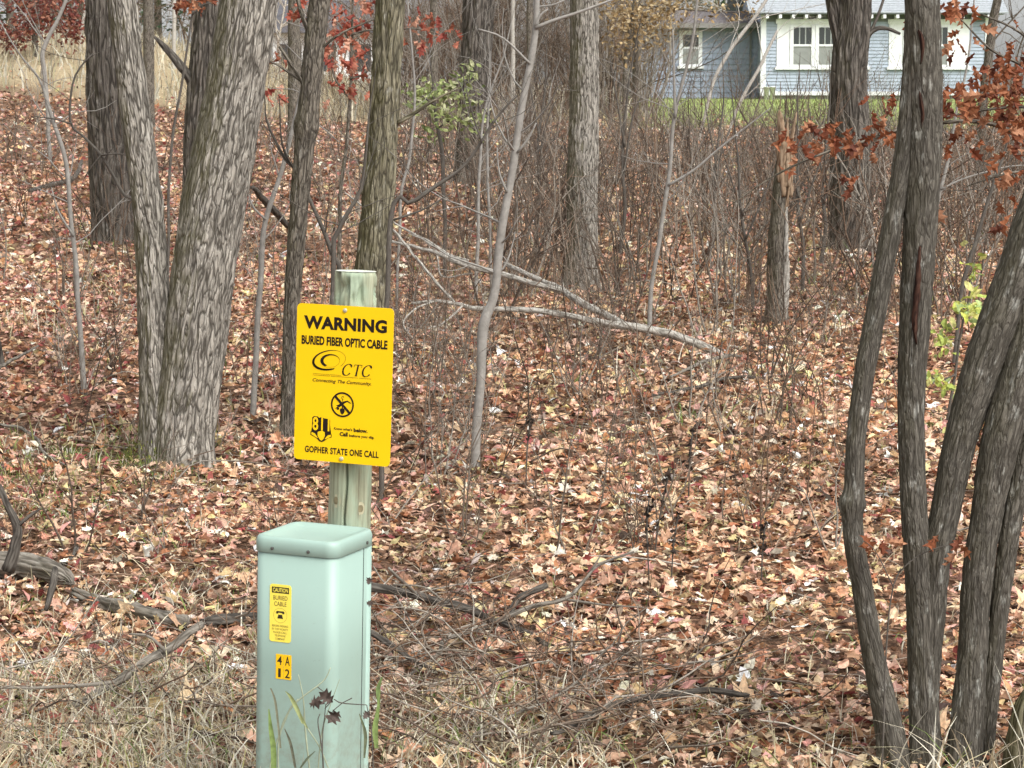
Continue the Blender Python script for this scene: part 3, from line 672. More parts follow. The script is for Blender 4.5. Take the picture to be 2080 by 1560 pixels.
# clump of stems at the right
S1 = tree('crooked_tree', 'crooked thin trunk with a swollen knot, leftmost of the dark clump at right', [
    [(1818, 1560, 62), (1806, 1479, 58), (1787, 1390, 50), (1772, 1322, 46), (1752, 1200, 44), (1736, 1110, 42), (1731, 1050, 43), (1731, 1022, 58), (1735, 990, 43), (1739, 890, 41), (1756, 760, 42), (1778, 640, 41), (1800, 520, 40), (1822, 400, 39), (1840, 290, 40), (1850, 180, 39), (1856, 60, 38), (1860, -80, 36)]],
    M['clump'], ext=4, flare=.25, disp=bark_disp(.020, .003, 9.2, 5), ns=110, ring=.014)
S2 = tree('forked_tree', 'dark upright trunk with a rotted split, forking right, in the clump at right', [
    [(1884, 1565, 74), (1878, 1479, 62), (1874, 1322, 62), (1868, 1189, 60), (1857, 1047, 54), (1851, 890, 54), (1852, 760, 58), (1858, 660, 63), (1866, 520, 66), (1874, 380, 69), (1878, 240, 72), (1876, 100, 71), (1872, -40, 70), (1870, -150, 64)],
    [(1884, 1400, 44), (1893, 1250, 54), (1902, 1130, 60), (1919, 1047, 62), (1952, 890, 68), (1992, 760, 80), (2030, 655, 86), (2072, 540, 86), (2130, 380, 84)]],
    M['clump'], ext=4, flare=.2, disp=bark_disp(.020, .0035, 10.4, 5), ns=110, ring=.012)
def split_on(t, Y, lists):
    inv = Matrix.Translation(-t.location); rot = bark_mat('rotten_heartwood', (.012, .005, .004), (.035, .014, .009), (.09, .045, .03), w=.01, stretch=10, lichen=0)
    for pts in lists:
        m, S = stem(pts, Y - .052, 0, 0, 14, .012, bark_disp(.008, .004, 3, 6), sink=0); o = link('rotten_split', m.mesh('rotten_split'), rot, t); o.matrix_parent_inverse = inv; o['label'] = 'dark red brown rotted split in the bark'
split_on(S2[0], S2[1], [[(1862, 700, 3), (1858, 660, 12), (1862, 600, 15), (1866, 540, 9), (1868, 500, 3)], [(1870, 130, 3), (1874, 100, 10), (1872, 75, 11), (1866, 60, 3)], [(1872, 260, 2), (1874, 230, 9), (1870, 200, 8), (1868, 185, 2)]])
S4 = tree('forked_tree', 'thick dark leaning trunk at the lower right edge, double stemmed', [
    [(1960, 1565, 80), (1964, 1479, 70), (1976, 1322, 60), (1984, 1189, 63), (2004, 1047, 65), (2034, 890, 80), (2075, 740, 80), (2120, 560, 76)],
    [(2000, 1540, 34), (2008, 1460, 34), (2022, 1322, 36), (2036, 1189, 40), (2058, 1047, 42), (2092, 890, 46), (2126, 740, 46)]],
    M['clump'], ext=4, flare=.2, disp=bark_disp(.020, .0035, 11.9, 5), ns=110, ring=.012)
S6 = tree('tree_stump', 'dark mossy stub of trunk in the bottom right corner', [[(2085, 1620, 100), (2080, 1540, 80), (2086, 1450, 60), (2095, 1400, 30)]], M['mossy'], Y=6.7, ext=0, crowns=False, disp=bark_disp(.02, .008, 3.3, 5), ns=40, ring=.02, cat='stump')
S7 = tree('tree_stump', 'dark weathered stump at the left edge, flared at its foot', [[(-20, 752, 66), (-18, 735, 48), (-16, 700, 36), (-22, 640, 30), (-26, 560, 26)]], M['darkwood'], ext=0, crowns=False, disp=bark_disp(.03, .008, 3.9, 5), ns=32, ring=.03, cat='stump')

# saplings
def sapling(label, pts, mat, Y=None, branches=(), ext=2.0, name='sapling', ns=10):
    pts = [(a, b, c * .84) for a, b, c in pts]
    t, Y = tree(name, label, [pts], mat, Y=Y, ext=ext, flare=.15, ns=ns, ring=.05, branches=branches, crowns=False, wob=.014, cat='sapling')
    out = []; n = 9 if Y < 25 else 4
    P = spline(np.array([[*at(a, b, Y), c * .5 / FPX * Y] for a, b, c in pts]), 60)
    for _ in range(n):
        k = rng.integers(18, 58); a = rng.uniform(0, 6.28); twig_paths(rng, P[k, :3], np.array([math.cos(a), .5 * math.sin(a), rng.uniform(.2, 1.1)]), rng.uniform(.25, .7) * Y / 13, max(.0022, P[k, 3] * .30), 1, out, 3, .16, .2)
    V, Q = paths_np(out, 4); o = link('crown', mesh_np('crown', V, Q, None, V, np.ones((len(V), 3)) * .8), mat, t); o.matrix_parent_inverse = Matrix.Translation(-t.location)
    return t, Y
sapling('pale smooth curved sapling with a side limb, just right of the warning sign', [(965, 955, 22), (968, 880, 22), (978, 760, 22), (984, 660, 26), (1003, 600, 21), (1015, 500, 21), (1034, 390, 19), (1052, 280, 18), (1066, 190, 17), (1082, 90, 16), (1088, 20, 14), (1088, -80, 12)], M['pale'], ns=20, branches=[
    [(1086, 58, 8), (1125, 42, 7), (1172, 27, 6), (1250, -2, 4)], [(1086, 55, 6), (1097, 32, 5), (1112, 20, 3)], [(1076, 130, 5), (1020, 78, 4), (970, 60, 3)], [(1030, 390, 6), (1014, 350, 4), (1010, 300, 2)], [(1052, 310, 6), (1075, 280, 4), (1090, 250, 3)]])
sapling('pale thin straight sapling standing just left of the broken snag', [(1318, 690, 11), (1324, 590, 11), (1340, 480, 10), (1358, 370, 10), (1368, 260, 9), (1380, 190, 8), (1404, 90, 7), (1420, -20, 6)], M['pale'], branches=[[(1358, 376, 6), (1410, 345, 5), (1461, 302, 4), (1565, 220, 2)], [(1372, 240, 6), (1368, 150, 5), (1366, 60, 3)]])
sapling('pale thin bent sapling at the far left in front of the furrowed oak', [(172, 802, 15), (166, 700, 13), (156, 560, 12), (147, 470, 11), (136, 340, 11), (108, 242, 10), (80, 165, 6), (44, 120, 4)], M['pale'], ext=.6, branches=[[(150, 480, 5), (120, 430, 4), (105, 380, 2)]])
sapling('pale thin sapling between the big forked trunk and the slim trunk', [(514, 850, 15), (520, 740, 14), (528, 600, 14), (536, 470, 13), (570, 355, 11), (598, 255, 10), (622, 140, 9), (640, 20, 7)], M['pale'], branches=[[(540, 445, 5), (515, 420, 4), (500, 380, 2)], [(598, 255, 4), (640, 250, 3), (690, 290, 2)]])
sapling('dark curving sapling leaning left from behind the sign post', [(700, 640, 13), (690, 560, 12), (676, 520, 12), (653, 454, 10), (606, 353, 8), (579, 323, 7), (545, 252, 5), (540, 215, 3)], M['darkwood'], Y=12.5, ext=.3, branches=[[(606, 355, 5), (575, 300, 4), (568, 200, 2)]])
sapling('dark thin sapling hugging the left side of the mossy trunk', [(672, 620, 12), (677, 525, 12), (688, 470, 11), (714, 421, 10), (733, 385, 8), (745, 303, 6), (751, 240, 4)], M['darkwood'], Y=12.2, ext=.3)
sapling('dark thin leaning sapling arching right from the foot of the mossy trunk', [(770, 490, 13), (795, 451, 12), (838, 412, 11), (876, 384, 10), (937, 343, 8), (977, 293, 7), (1004, 249, 6), (1050, 195, 5), (1095, 148, 3)], M['darkwood'], Y=11.0, ext=0, branches=[[(800, 446, 5), (860, 425, 4), (920, 390, 2)], [(980, 292, 4), (960, 230, 3), (940, 150, 2)]])
sapling('very thin pale upright sapling beside the mossy trunk', [(806, 480, 7), (815, 404, 7), (832, 323, 7), (842, 219, 6), (836, 110, 5), (829, 0, 4)], M['pale'], Y=18)
sapling('left one of two very thin grey saplings below the far dark trunk', [(966, 620, 9), (970, 525, 9), (972, 420, 8), (976, 320, 7), (987, 215, 5), (1020, 120, 4)], M['pale'], ext=.5)
sapling('right one of two very thin grey saplings below the far dark trunk', [(1000, 600, 8), (997, 525, 8), (993, 400, 7), (990, 303, 6), (994, 180, 4)], M['pale'], ext=.5)
sapling('dark thin sapling arching in front of the furrowed oak at left', [(296, 520, 8), (292, 461, 8), (250, 390, 8), (205, 316, 7), (170, 278, 6), (145, 251, 6), (148, 168, 5), (172, 125, 4), (208, 95, 3)], M['darkwood'], Y=12.5, ext=0, branches=[[(146, 252, 4), (110, 242, 3), (70, 237, 2)], [(205, 316, 4), (250, 314, 3), (333, 342, 2)], [(205, 316, 3), (185, 340, 2.5), (172, 362, 2)]])
sapling('pale slender sapling just right of the dark upright trunk in the clump', [(1884, 540, 9), (1891, 488, 9), (1906, 410, 9), (1930, 308, 8), (1945, 220, 7), (1965, 120, 5)], M['pale'], Y=17, branches=[[(1912, 384, 4), (1960, 362, 3.5), (2040, 340, 3), (2090, 335, 2)]])
sapling('dark thin sapling leaning right beneath the red oak branch', [(1940, 650, 10), (1957, 577, 10), (1991, 461, 9), (2020, 370, 8), (2041, 308, 6), (2060, 240, 4)], M['darkwood'], Y=15, ext=.5)
for lab, x0, y0, x1, y1, w in (
    ('dark slender sapling left of the snag, leaning slightly left', 1530, 640, 1500, 330, 9), ('dark slender sapling close behind the snag on its right', 1630, 600, 1622, 300, 9),
    ('dark thin sapling between the snag and the broad forked trunk', 1668, 545, 1680, 280, 10), ('dark thin sapling left of the straight grey trunk, knee of the fallen birch behind', 1085, 470, 1105, 190, 8),
    ('dark slender sapling right of the straight grey trunk', 1260, 520, 1275, 180, 9), ('dark thin sapling under the porch corner of the house', 1440, 520, 1465, 250, 8)):
    sapling(lab, [(x0, y0, w), (x0 * .7 + x1 * .3 + 5, y0 * .7 + y1 * .3, w), (x0 * .4 + x1 * .6 - 4, y0 * .4 + y1 * .6, w * .8), (x1, y1, w * .6)], M['darkwood'], ext=.8, branches=[[(x0 * .5 + x1 * .5, y0 * .5 + y1 * .5, w * .5), (x0 + 25, y1 + 60, w * .4), (x0 + 45, y1 + 10, 2)], [(x0 * .35 + x1 * .65, y0 * .35 + y1 * .65, w * .5), (x1 - 28, y1 - 10, w * .3), (x1 - 36, y1 - 60, 2)]])
sapling('pale dead birch stem leaning across the house wing', [(1478, 262, 6), (1490, 180, 7), (1512, 190, 8), (1545, 130, 8)][:1] + [(1500, 215, 8), (1545, 132, 8), (1580, 60, 6)], M['birch'], Y=44, ext=0)
sapling('pale birch stem slanting over the blue wing wall', [(1420, 240, 7), (1450, 165, 8), (1480, 108, 9), (1510, 65, 9), (1540, 25, 8), (1570, -20, 7)], M['birch'], Y=42, ext=1)
sapling('blurred pale birch stem above the tan field at far left', [(100, 230, 10), (92, 160, 11), (86, 110, 11), (100, 75, 10), (118, 40, 9), (138, -10, 8)], M['pale'], Y=36, ext=2)
sapling('thin white birch stem left of the furrowed oak', [(160, 120, 6), (164, 70, 6), (172, 20, 6), (176, -30, 5)], M['birch'], Y=60, ext=2)
for k, (px, w, py) in enumerate(((300, 22, 135), (352, 8, 110), (395, 8, 105), (596, 26, 200), (880, 16, 190), (1040, 9, 200), (1075, 14, 185), (1290, 12, 190), (20, 14, 95), (100, 12, 92))):
    Yk = [44, 60, 60, 40, 48, 50, 46, 47, 84, 86][k]
    lab = ['grey far trunk just right of the slim fork of the big ash', 'thin white far trunk left of the half hidden dark trunk', 'second thin white far trunk beside the half hidden dark trunk', 'grey far trunk right behind the slim knotted trunk', 'grey far trunk above the green leaved shrub', 'thin pale far trunk left of the curved pale sapling top', 'grey far trunk touching the curved pale sapling top', 'grey far trunk left of the house wing', 'grey far trunk at the upper left corner under the pines', 'grey far trunk among the red leaves at upper left'][k]
    tree('far_tree', lab, [[(px, py, w * 1.1), (px + 2, py - 70, w), (px + 1, py - 150, w * .95), (px + 3, py - 260, w * .9)]], M['birch'] if k in (1, 2, 5) else M['elm'], Y=Yk, ext=4, ns=12, ring=.15)

# snag with raw torn wood
def snag():
    Y = float(ghit(1580, 662)[1])
    t = thing('snag', 'broken dead trunk with torn orange top and bare white wood streak', 'snag', root(ghit(1580, 662))); inv = Matrix.Translation(-Vector(t.location))
    m, S = stem([(1578, 664, 50), (1578, 600, 42), (1580, 500, 40), (1584, 420, 36), (1590, 340, 30), (1594, 300, 22)], Y, 0, .2, 48, .02, bark_disp(.03, .008, 2.2, 6))
    o = link('trunk', m.mesh('trunk'), M['elm'], t); o.matrix_parent_inverse = inv
    for pts in ([(1592, 400, 12), (1588, 340, 16), (1590, 290, 18), (1586, 250, 14), (1584, 232, 10), (1583, 224, 3)], [(1606, 400, 9), (1606, 330, 9), (1608, 280, 8), (1614, 250, 6), (1618, 228, 2)], [(1600, 380, 10), (1598, 310, 13), (1598, 262, 9), (1600, 240, 2)], [(1594, 440, 7), (1602, 380, 8), (1612, 310, 5), (1614, 290, 2)], [(1582, 370, 6), (1580, 310, 7), (1578, 270, 2)]):
        m, S = stem(pts, Y - .05, 0, 0, 14, .02, bark_disp(.02, .008, pts[0][0], 5), sink=0); o = link('splinter', m.mesh('splinter'), M['rawwood'], t); o.matrix_parent_inverse = inv
    m, S = stem([(1594, 655, 8), (1596, 600, 14), (1597, 540, 13), (1597, 470, 9), (1597, 420, 5)], Y - .055, 0, 0, 14, .02, bark_disp(.02, .006, 4, 5), sink=0); o = link('bare_wood', m.mesh('bare_wood'), M['birch'], t); o.matrix_parent_inverse = inv
snag()

# ------------------------------------------------------------------ fallen wood
def lying(name, label, main, mat, branches=(), Ys=None, lift=0.0, cat='branch', ns=14, disp=None):
    def pathof(pts, Ys, lift):
        out = []
        for k, (px, py, w) in enumerate(pts):
            if Ys is None:
                g = ghit(px, py + w * .4); r = w * .5 / FPX * g[1]; out.append([g[0], g[1], g[2] + r * .8 + lift, r])
            else:
                yy = Ys[0] + (Ys[1] - Ys[0]) * k / (len(pts) - 1) - (.32 if Ys[0] < 9 else 0); a = at(px, py, yy); out.append([*a, w * .5 / FPX * yy])
        return np.array(out)
    P = pathof(main, Ys, lift); b = P[0, :3].copy(); b[2] = float(G(b[0], b[1]))
    t = thing(name, label, cat, root(b)); inv = Matrix.Translation(-Vector(root(b)))
    def emit(nm, P, m_):
        L = np.linalg.norm(np.diff(P[:, :3], axis=0), axis=1).sum(); S = spline(P, max(6, int(L / .025)))
        S[:, :3] += np.stack([perlin(np.stack([np.linspace(0, L * 6, len(S)) + k * 7, 0 * S[:, 2] + .3, 0 * S[:, 2] + .7], -1)) for k in range(3)], -1) * .010
        big = S[:, 3].max() > .008
        o = link(nm, MBtube(S[:, :3], np.maximum(S[:, 3], .0012), max(ns, 22) if big else 8, disp or (bark_disp(.012, min(.004, S[:, 3].max() * .3), len(S) * .7, 5) if big else None)), m_, t); o.matrix_parent_inverse = inv
    emit('trunk' if cat != 'branch' else 'stem', P, mat)
    for br in branches:
        ys = br[1] if len(br) > 1 and br[1] is not None else Ys; emit('branch', pathof(br[0], ys, lift), br[2] if len(br) > 2 else mat)
lying('fallen_log', 'mossy rotting log with a broken end at the lower left edge', [(-80, 1158, 50), (20, 1160, 54), (80, 1165, 52), (118, 1178, 44), (136, 1190, 30), (150, 1202, 12)], M['deadwood'], cat='log', ns=60, disp=bark_disp(.02, .012, 1, 5), lift=.03, branches=[[[(110, 1168, 14), (140, 1150, 9), (160, 1125, 4)], None, M['darkwood']]])
lying('fallen_log', 'thin brown rotten log lying just left of the pedestal, continuing behind it', [(150, 1206, 20), (200, 1226, 24), (246, 1242, 34), (330, 1262, 32), (380, 1270, 26)], M['deadwood'], cat='log', ns=44, disp=bark_disp(.018, .010, 2, 5), lift=.01)
lying('dead_branch', 'dark branch running behind the pedestal from the end of the brown log', [(405, 1274, 10), (440, 1272, 24), (480, 1268, 24), (530, 1262, 20), (600, 1258, 16)], M['darkwood'], ns=20, disp=bark_disp(.012, .006, 2, 5), lift=.02)
lying('dead_branch', 'weathered grey branch slanting up to the log, left of the pedestal', [(150, 1432, 14), (180, 1415, 16), (231, 1385, 18), (290, 1348, 20), (335, 1322, 20), (380, 1288, 18), (412, 1266, 14)], M['deadwood'], Ys=(7.6, 8.1), branches=[[[(231, 1385, 9), (150, 1390, 8), (60, 1394, 6), (10, 1398, 4)], (7.7, 7.5)], [[(335, 1322, 8), (300, 1290, 6), (262, 1285, 4)], (7.9, 7.9)]])
lying('dead_branch', 'dark forked stub standing up at the left edge above the log', [(15, 1160, 26), (28, 1110, 22), (36, 1066, 18), (14, 1020, 14), (0, 985, 10)], M['darkwood'], Ys=(8.9, 8.9), branches=[[[(34, 1070, 9), (60, 1045, 7), (82, 1030, 4)], (8.9, 8.9)]])
lying('dead_branch', 'short black broken piece of wood leaning on the log at lower left', [(92, 1240, 8), (100, 1205, 14), (110, 1165, 15), (113, 1150, 10)], M['darkwood'], Ys=(8.6, 8.7))
lying('dead_branch', 'dark thick branch lying right of the pedestal, ending in a broken stub', [(745, 1192, 18), (818, 1200, 18), (896, 1220, 18), (959, 1240, 18), (1000, 1262, 14)], M['darkwood'], Ys=(8.6, 8.7), branches=[[[(846, 1210, 8), (820, 1180, 7), (791, 1153, 6)], (8.65, 8.4), M['deadwood']], [[(900, 1222, 5), (860, 1190, 4), (800, 1184, 3)], (8.6, 8.5), M['deadwood']]])
lying('dead_branch', 'dark knotty branch running down right from the brush beside the pedestal', [(1020, 1266, 14), (1076, 1286, 15), (1115, 1310, 14), (1170, 1329, 12), (1248, 1337, 9), (1310, 1360, 5)], M['darkwood'], Ys=(8.7, 8.2), branches=[[[(1022, 1262, 14), (1040, 1232, 14), (1061, 1208, 14), (1112, 1186, 12)], (8.75, 8.9)]])
lying('dead_branch', 'thin forked grey stick pointing up right out of the brush pile', [(1005, 1262, 10), (1072, 1232, 10), (1140, 1216, 9), (1174, 1198, 8), (1200, 1160, 7), (1230, 1140, 6), (1288, 1122, 4)], M['deadwood'], Ys=(8.6, 9.0), branches=[[[(1140, 1216, 6), (1200, 1222, 5), (1310, 1234, 3)], (8.9, 8.8)], [[(1195, 1165, 4), (1210, 1140, 4), (1218, 1125, 2)], (9, 9)]])
lying('dead_branch', 'curled dark twig sweeping down left in the brush beside the pedestal', [(985, 1270, 10), (940, 1284, 10), (908, 1296, 10), (888, 1330, 9), (840, 1365, 7), (780, 1400, 5)], M['deadwood'], Ys=(8.6, 7.9))
lying('dead_branch', 'short dark branch against the lower right side of the pedestal', [(748, 1282, 13), (799, 1312, 12), (838, 1337, 9), (870, 1352, 6)], M['darkwood'], Ys=(8.1, 8.0))
lying('dead_branch', 'long thin twig rising right across the brush in the lower middle', [(960, 1490, 4), (994, 1478, 5), (1060, 1445, 6), (1131, 1412, 6), (1190, 1375, 5), (1262, 1335, 3)], M['deadwood'], Ys=(7.2, 8.0))
lying('dead_branch', 'dark arched branch with a cut end lying in the lower middle', [(1120, 1490, 8), (1150, 1478, 11), (1200, 1450, 13), (1272, 1424, 13), (1362, 1409, 13), (1433, 1403, 14), (1520, 1413, 14)], M['darkwood'], Ys=(7.3, 7.75))
lying('dead_branch', 'dark slim branch lying below the fallen birch, tip pointing right', [(1312, 815, 6), (1376, 803, 7), (1420, 797, 8), (1464, 783, 8), (1507, 778, 7), (1570, 780, 5), (1632, 784, 3)], M['darkwood'], lift=.03)
lying('dead_branch', 'pale thin stick lying just under the butt of the fallen birch', [(1360, 782, 5), (1419, 754, 7), (1475, 741, 7), (1505, 740, 5)], M['deadwood'], lift=.05)
lying('dead_branch', 'black bent branch lying on the red leaves at the far left', [(60, 396, 7), (100, 385, 10), (141, 374, 11), (158, 358, 9), (166, 336, 6)], M['darkwood'], lift=.05)
lying('dead_branch', 'black broken limb leaning just right of the big forked trunk', [(600, 470, 10), (580, 452, 13), (555, 425, 15), (530, 400, 13), (512, 380, 8)], M['darkwood'], Ys=(17, 16))
lying('dead_branch', 'dark horizontal branch far back left of the straight grey trunk', [(1075, 300, 7), (1110, 298, 9), (1150, 300, 8)], M['darkwood'], Ys=(38, 38))
lying('dead_branch', 'thin grey stick beside the stump at the left edge', [(0, 770, 7), (30, 757, 7), (80, 728, 4)], M['deadwood'], lift=.08)
lying('dead_branch', 'thin bare twig curving over the moss left of the big ash', [(-10, 874, 6), (40, 885, 7), (72, 905, 7), (90, 935, 6), (130, 962, 4)], M['deadwood'], lift=.04)
lying('fallen_birch_tree', 'pale fallen birch with spread limbs lying across the middle of the woods', [(1500, 735, 6), (1475, 724, 12), (1447, 711, 16), (1397, 690, 18), (1352, 677, 18), (1306, 669, 17), (1200, 650, 13), (1109, 633, 12), (1009, 627, 11), (963, 627, 10), (917, 615, 8), (878, 612, 7), (836, 616, 5)], M['birch'], Ys=(15.3, 15.3), cat='fallen tree', ns=18, branches=[
    [[(1290, 668, 14), (1248, 648, 16), (1182, 615, 15), (1132, 585, 13), (1078, 560, 11), (1025, 535, 9)], (15.3, 16.6)],
    [[(1140, 590, 12), (1071, 571, 12), (1009, 554, 12), (940, 537, 11), (886, 515, 9), (840, 500, 7), (794, 490, 5)], (16, 16.6)],
    [[(925, 617, 6), (871, 554, 6), (836, 512, 6), (794, 465, 5), (700, 390, 3)], (15.4, 16)], [[(950, 530, 7), (909, 515, 7), (867, 488, 6), (828, 469, 5), (760, 430, 3)], (16.4, 17)],
    [[(880, 612, 4), (845, 625, 4), (820, 655, 3), (840, 690, 2)], (15.3, 15)], [[(940, 620, 4), (900, 655, 4), (870, 668, 3)], (15.3, 15)], [[(886, 515, 4), (900, 560, 3), (960, 555, 3)], (16.5, 16.3)], [[(1145, 600, 4), (1140, 560, 3)], (16, 16)]])

# ------------------------------------------------------------------ leafy branches
def leaf_meshes(kind, cols, n=10, curl=1.6):
    out = []
    for k in range(n):
        V, Q = leaf_tpl(kind, rng, curl); c = np.array(cols[k % len(cols)]) * rng.uniform(.8, 1.2)
        me = mesh_np('leaf', V, Q, None, None, np.tile(c, (len(V), 1)), False); me.materials.append(M['leaf']); out.append(me)
    return out
RUST = [(.25, .080, .034), (.17, .052, .026), (.31, .115, .052), (.37, .18, .10), (.13, .042, .025), (.22, .085, .042)]
RED = [(.32, .085, .055), (.38, .14, .09), (.22, .05, .036), (.48, .26, .18), (.28, .09, .05)]
def leafy(name, label, trunkpts, twigs, Y, blobs, meshes, size, mat, cat='young oak', ext=1.0, dY=.5):
    t, Y = tree(name, label, [trunkpts], mat, Y=Y, ext=ext, crowns=False, ns=12, ring=.05, branches=twigs, wob=.01, cat=cat)
    inv = Matrix.Translation(-t.location); k = 0
    for (px, py, sx, sy, n) in blobs:
        for _ in range(n):
            yy = Y + rng.uniform(-dY, dY); p = at(px + rng.normal(0, sx), py + rng.normal(0, sy), yy)
            o = link('leaf', meshes[k % len(meshes)], None, t); k += 1
            o.location = Vector(p) - t.location
            s = rng.uniform(*size); o.scale = (s, s, s)
            o.rotation_euler = (rng.normal(-1.25, .5) + math.pi * 0, rng.normal(0, .6), rng.uniform(0, 6.28))
oakm = leaf_meshes('oak', RUST); redm = leaf_meshes('oak', RED)
leafy('oak_sapling', 'young oak reaching in from the right edge with curled rust brown leaves', [(2160, 900, 30), (2150, 600, 28), (2130, 400, 24), (2120, 200, 20), (2110, 0, 14)], [
    [(2128, 300, 12), (2080, 278, 10), (2020, 254, 9), (1950, 247, 8), (1840, 262, 7), (1750, 290, 6), (1665, 315, 5), (1572, 358, 4), (1480, 419, 2)], [(2125, 220, 8), (2060, 218, 6), (1980, 227, 5), (1890, 245, 3)],
    [(2120, 160, 8), (2070, 130, 6), (2010, 100, 5), (1950, 40, 3)], [(2130, 380, 8), (2080, 350, 6), (2020, 360, 4), (1960, 380, 2)], [(1780, 283, 3), (1800, 240, 2.5), (1790, 205, 2)], [(2125, 110, 7), (2060, 60, 5), (1990, 30, 3)]], 9.6,
    [(1640, 275, 18, 10, 5), (1680, 300, 30, 14, 9), (1740, 300, 40, 20, 12), (1790, 270, 30, 25, 8), (1800, 215, 12, 12, 4), (1640, 320, 26, 14, 6), (1725, 350, 20, 20, 4), (1605, 310, 8, 30, 4), (1580, 285, 6, 10, 1),
     (1940, 215, 34, 22, 16), (1990, 200, 36, 26, 17), (2050, 160, 30, 40, 34), (2060, 230, 24, 40, 28), (2050, 320, 26, 40, 16), (1950, 285, 40, 22, 10), (1935, 190, 12, 14, 5), (1940, 20, 22, 20, 6), (2000, 50, 40, 30, 8), (1970, 130, 34, 36, 9), (2040, 420, 30, 24, 5), (1920, 400, 30, 60, 4), (1850, 62, 6, 4, 1)],
    oakm, (.065, .11), M['elm'])
leafy('oak_seedling', 'tiny oak seedling with a few rust leaves between the crooked and upright trunks', [(1790, 1470, 4), (1800, 1330, 3.5), (1812, 1200, 3), (1830, 1150, 3)], [[(1826, 1160, 3), (1860, 1130, 2.5), (1900, 1112, 2), (1950, 1100, 1.5)], [(1815, 1190, 2.5), (1780, 1120, 2), (1760, 1100, 1.5)]], 6.75, [(1770, 1106, 12, 7, 3), (1825, 1105, 6, 7, 2), (1896, 1102, 5, 10, 2), (1945, 1096, 8, 8, 2), (1938, 1130, 3, 5, 1), (1668, 1078, 0, 0, 0)], oakm, (.055, .08), M['darkwood'], cat='seedling', ext=0, dY=.05)
leafy('oak_sapling', 'young oak with red leaves between the slim trunk and the mossy trunk', [(688, 520, 9), (692, 400, 8), (706, 280, 7), (712, 160, 6), (716, 40, 5), (720, -80, 4)], [
    [(712, 160, 5), (740, 150, 4), (775, 110, 3)], [(710, 200, 5), (680, 160, 4), (670, 110, 3)], [(714, 90, 5), (690, 50, 4), (660, 20, 3)], [(714, 70, 5), (760, 60, 4), (860, 60, 3), (910, 80, 2)]], 18.5,
    [(700, 40, 40, 24, 26), (740, 20, 24, 16, 10), (720, 60, 36, 20, 18), (690, 130, 30, 26, 18), (730, 150, 24, 26, 14), (670, 105, 16, 20, 8), (625, 30, 12, 14, 9), (700, 180, 24, 16, 6), (862, 45, 24, 14, 9), (895, 75, 30, 12, 8), (850, 95, 18, 10, 4), (600, 140, 26, 20, 5), (560, 205, 12, 16, 4), (655, 95, 8, 20, 4)],
    redm, (.10, .15), M['elm'], dY=.9)
leafy('oak_sapling', 'sprig of orange oak leaves hanging at the top left of the big trunk', [(340, 520, 6), (345, 350, 6), (370, 160, 5), (392, 20, 4), (400, -60, 3)], [[(390, 30, 4), (410, 10, 3), (430, 5, 2)]], 17, [(388, 16, 14, 7, 8), (425, 4, 8, 6, 4), (362, 8, 6, 6, 3)], oakm, (.09, .13), M['darkwood'])
def leaf_cloud(name, label, trunk, Y, blobs, kind, cols, size, mat, cat, twigs=(), ext=2.0, tilt=.8):
    t, Y = tree(name, label, [trunk], mat, Y=Y, ext=ext, crowns=False, ns=12, ring=.08, branches=twigs, wob=.02, cat=cat)
    mb = MB(); tp = [leaf_tpl(kind, rng, 1.2) for _ in range(6)]
    for (px, py, sx, sy, sy_depth, n) in blobs:
        yy = Y + rng.normal(0, sy_depth, n); p = np.array([at(px + a, py + b, q) for a, b, q in zip(rng.normal(0, sx, n), rng.normal(0, sy, n), yy)])
        scatter(mb, tp, p, rng.uniform(*size, n), rng.uniform(0, 6.28, n), np.abs(rng.normal(tilt, .5, n)), rng.uniform(0, 6.28, n), pick(np.array(cols), n, .3))
    o = link('leaves', mb.mesh('leaves', False), M['leaf'], t, 'stuff'); o.matrix_parent_inverse = Matrix.Translation(-t.location)
leaf_cloud('red_oak_tree', 'small dark red leaved oak at the upper left over the tan field', [(70, 105, 12), (72, 60, 12), (76, 0, 10), (80, -80, 8)], 58, [(30, 70, 26, 12, 1.0, 330), (75, 40, 26, 22, 1.2, 420), (145, 50, 14, 20, 1.0, 330), (100, 10, 34, 14, 1.4, 420), (20, 95, 14, 8, .8, 80), (60, -30, 60, 30, 1.5, 500)], 'oval', [(.15, .04, .030), (.21, .068, .048), (.28, .125, .08), (.11, .028, .025)], (.10, .17), M['elm'], 'tree', [[(72, 60, 6), (40, 60, 5), (10, 70, 3)], [(74, 30, 6), (110, 20, 5), (145, 40, 3)]])
leaf_cloud('green_leaved_shrub', 'pale green leaved shrub growing right of the mossy trunk', [(905, 400, 8), (900, 330, 8), (890, 260, 7), (880, 200, 6), (876, 160, 4)], 20, [(865, 195, 22, 18, .4, 90), (905, 190, 26, 16, .4, 100), (950, 150, 14, 12, .3, 34), (900, 235, 24, 14, .4, 60), (960, 250, 18, 18, .3, 44), (950, 210, 20, 16, .3, 36), (880, 275, 26, 12, .4, 22)], 'oval', [(.32, .36, .15), (.25, .30, .11), (.42, .43, .25), (.19, .24, .09)], (.05, .09), M['darkwood'], 'shrub', [[(890, 260, 4), (930, 235, 3), (965, 215, 2)], [(884, 215, 4), (850, 190, 3)]], ext=.3)
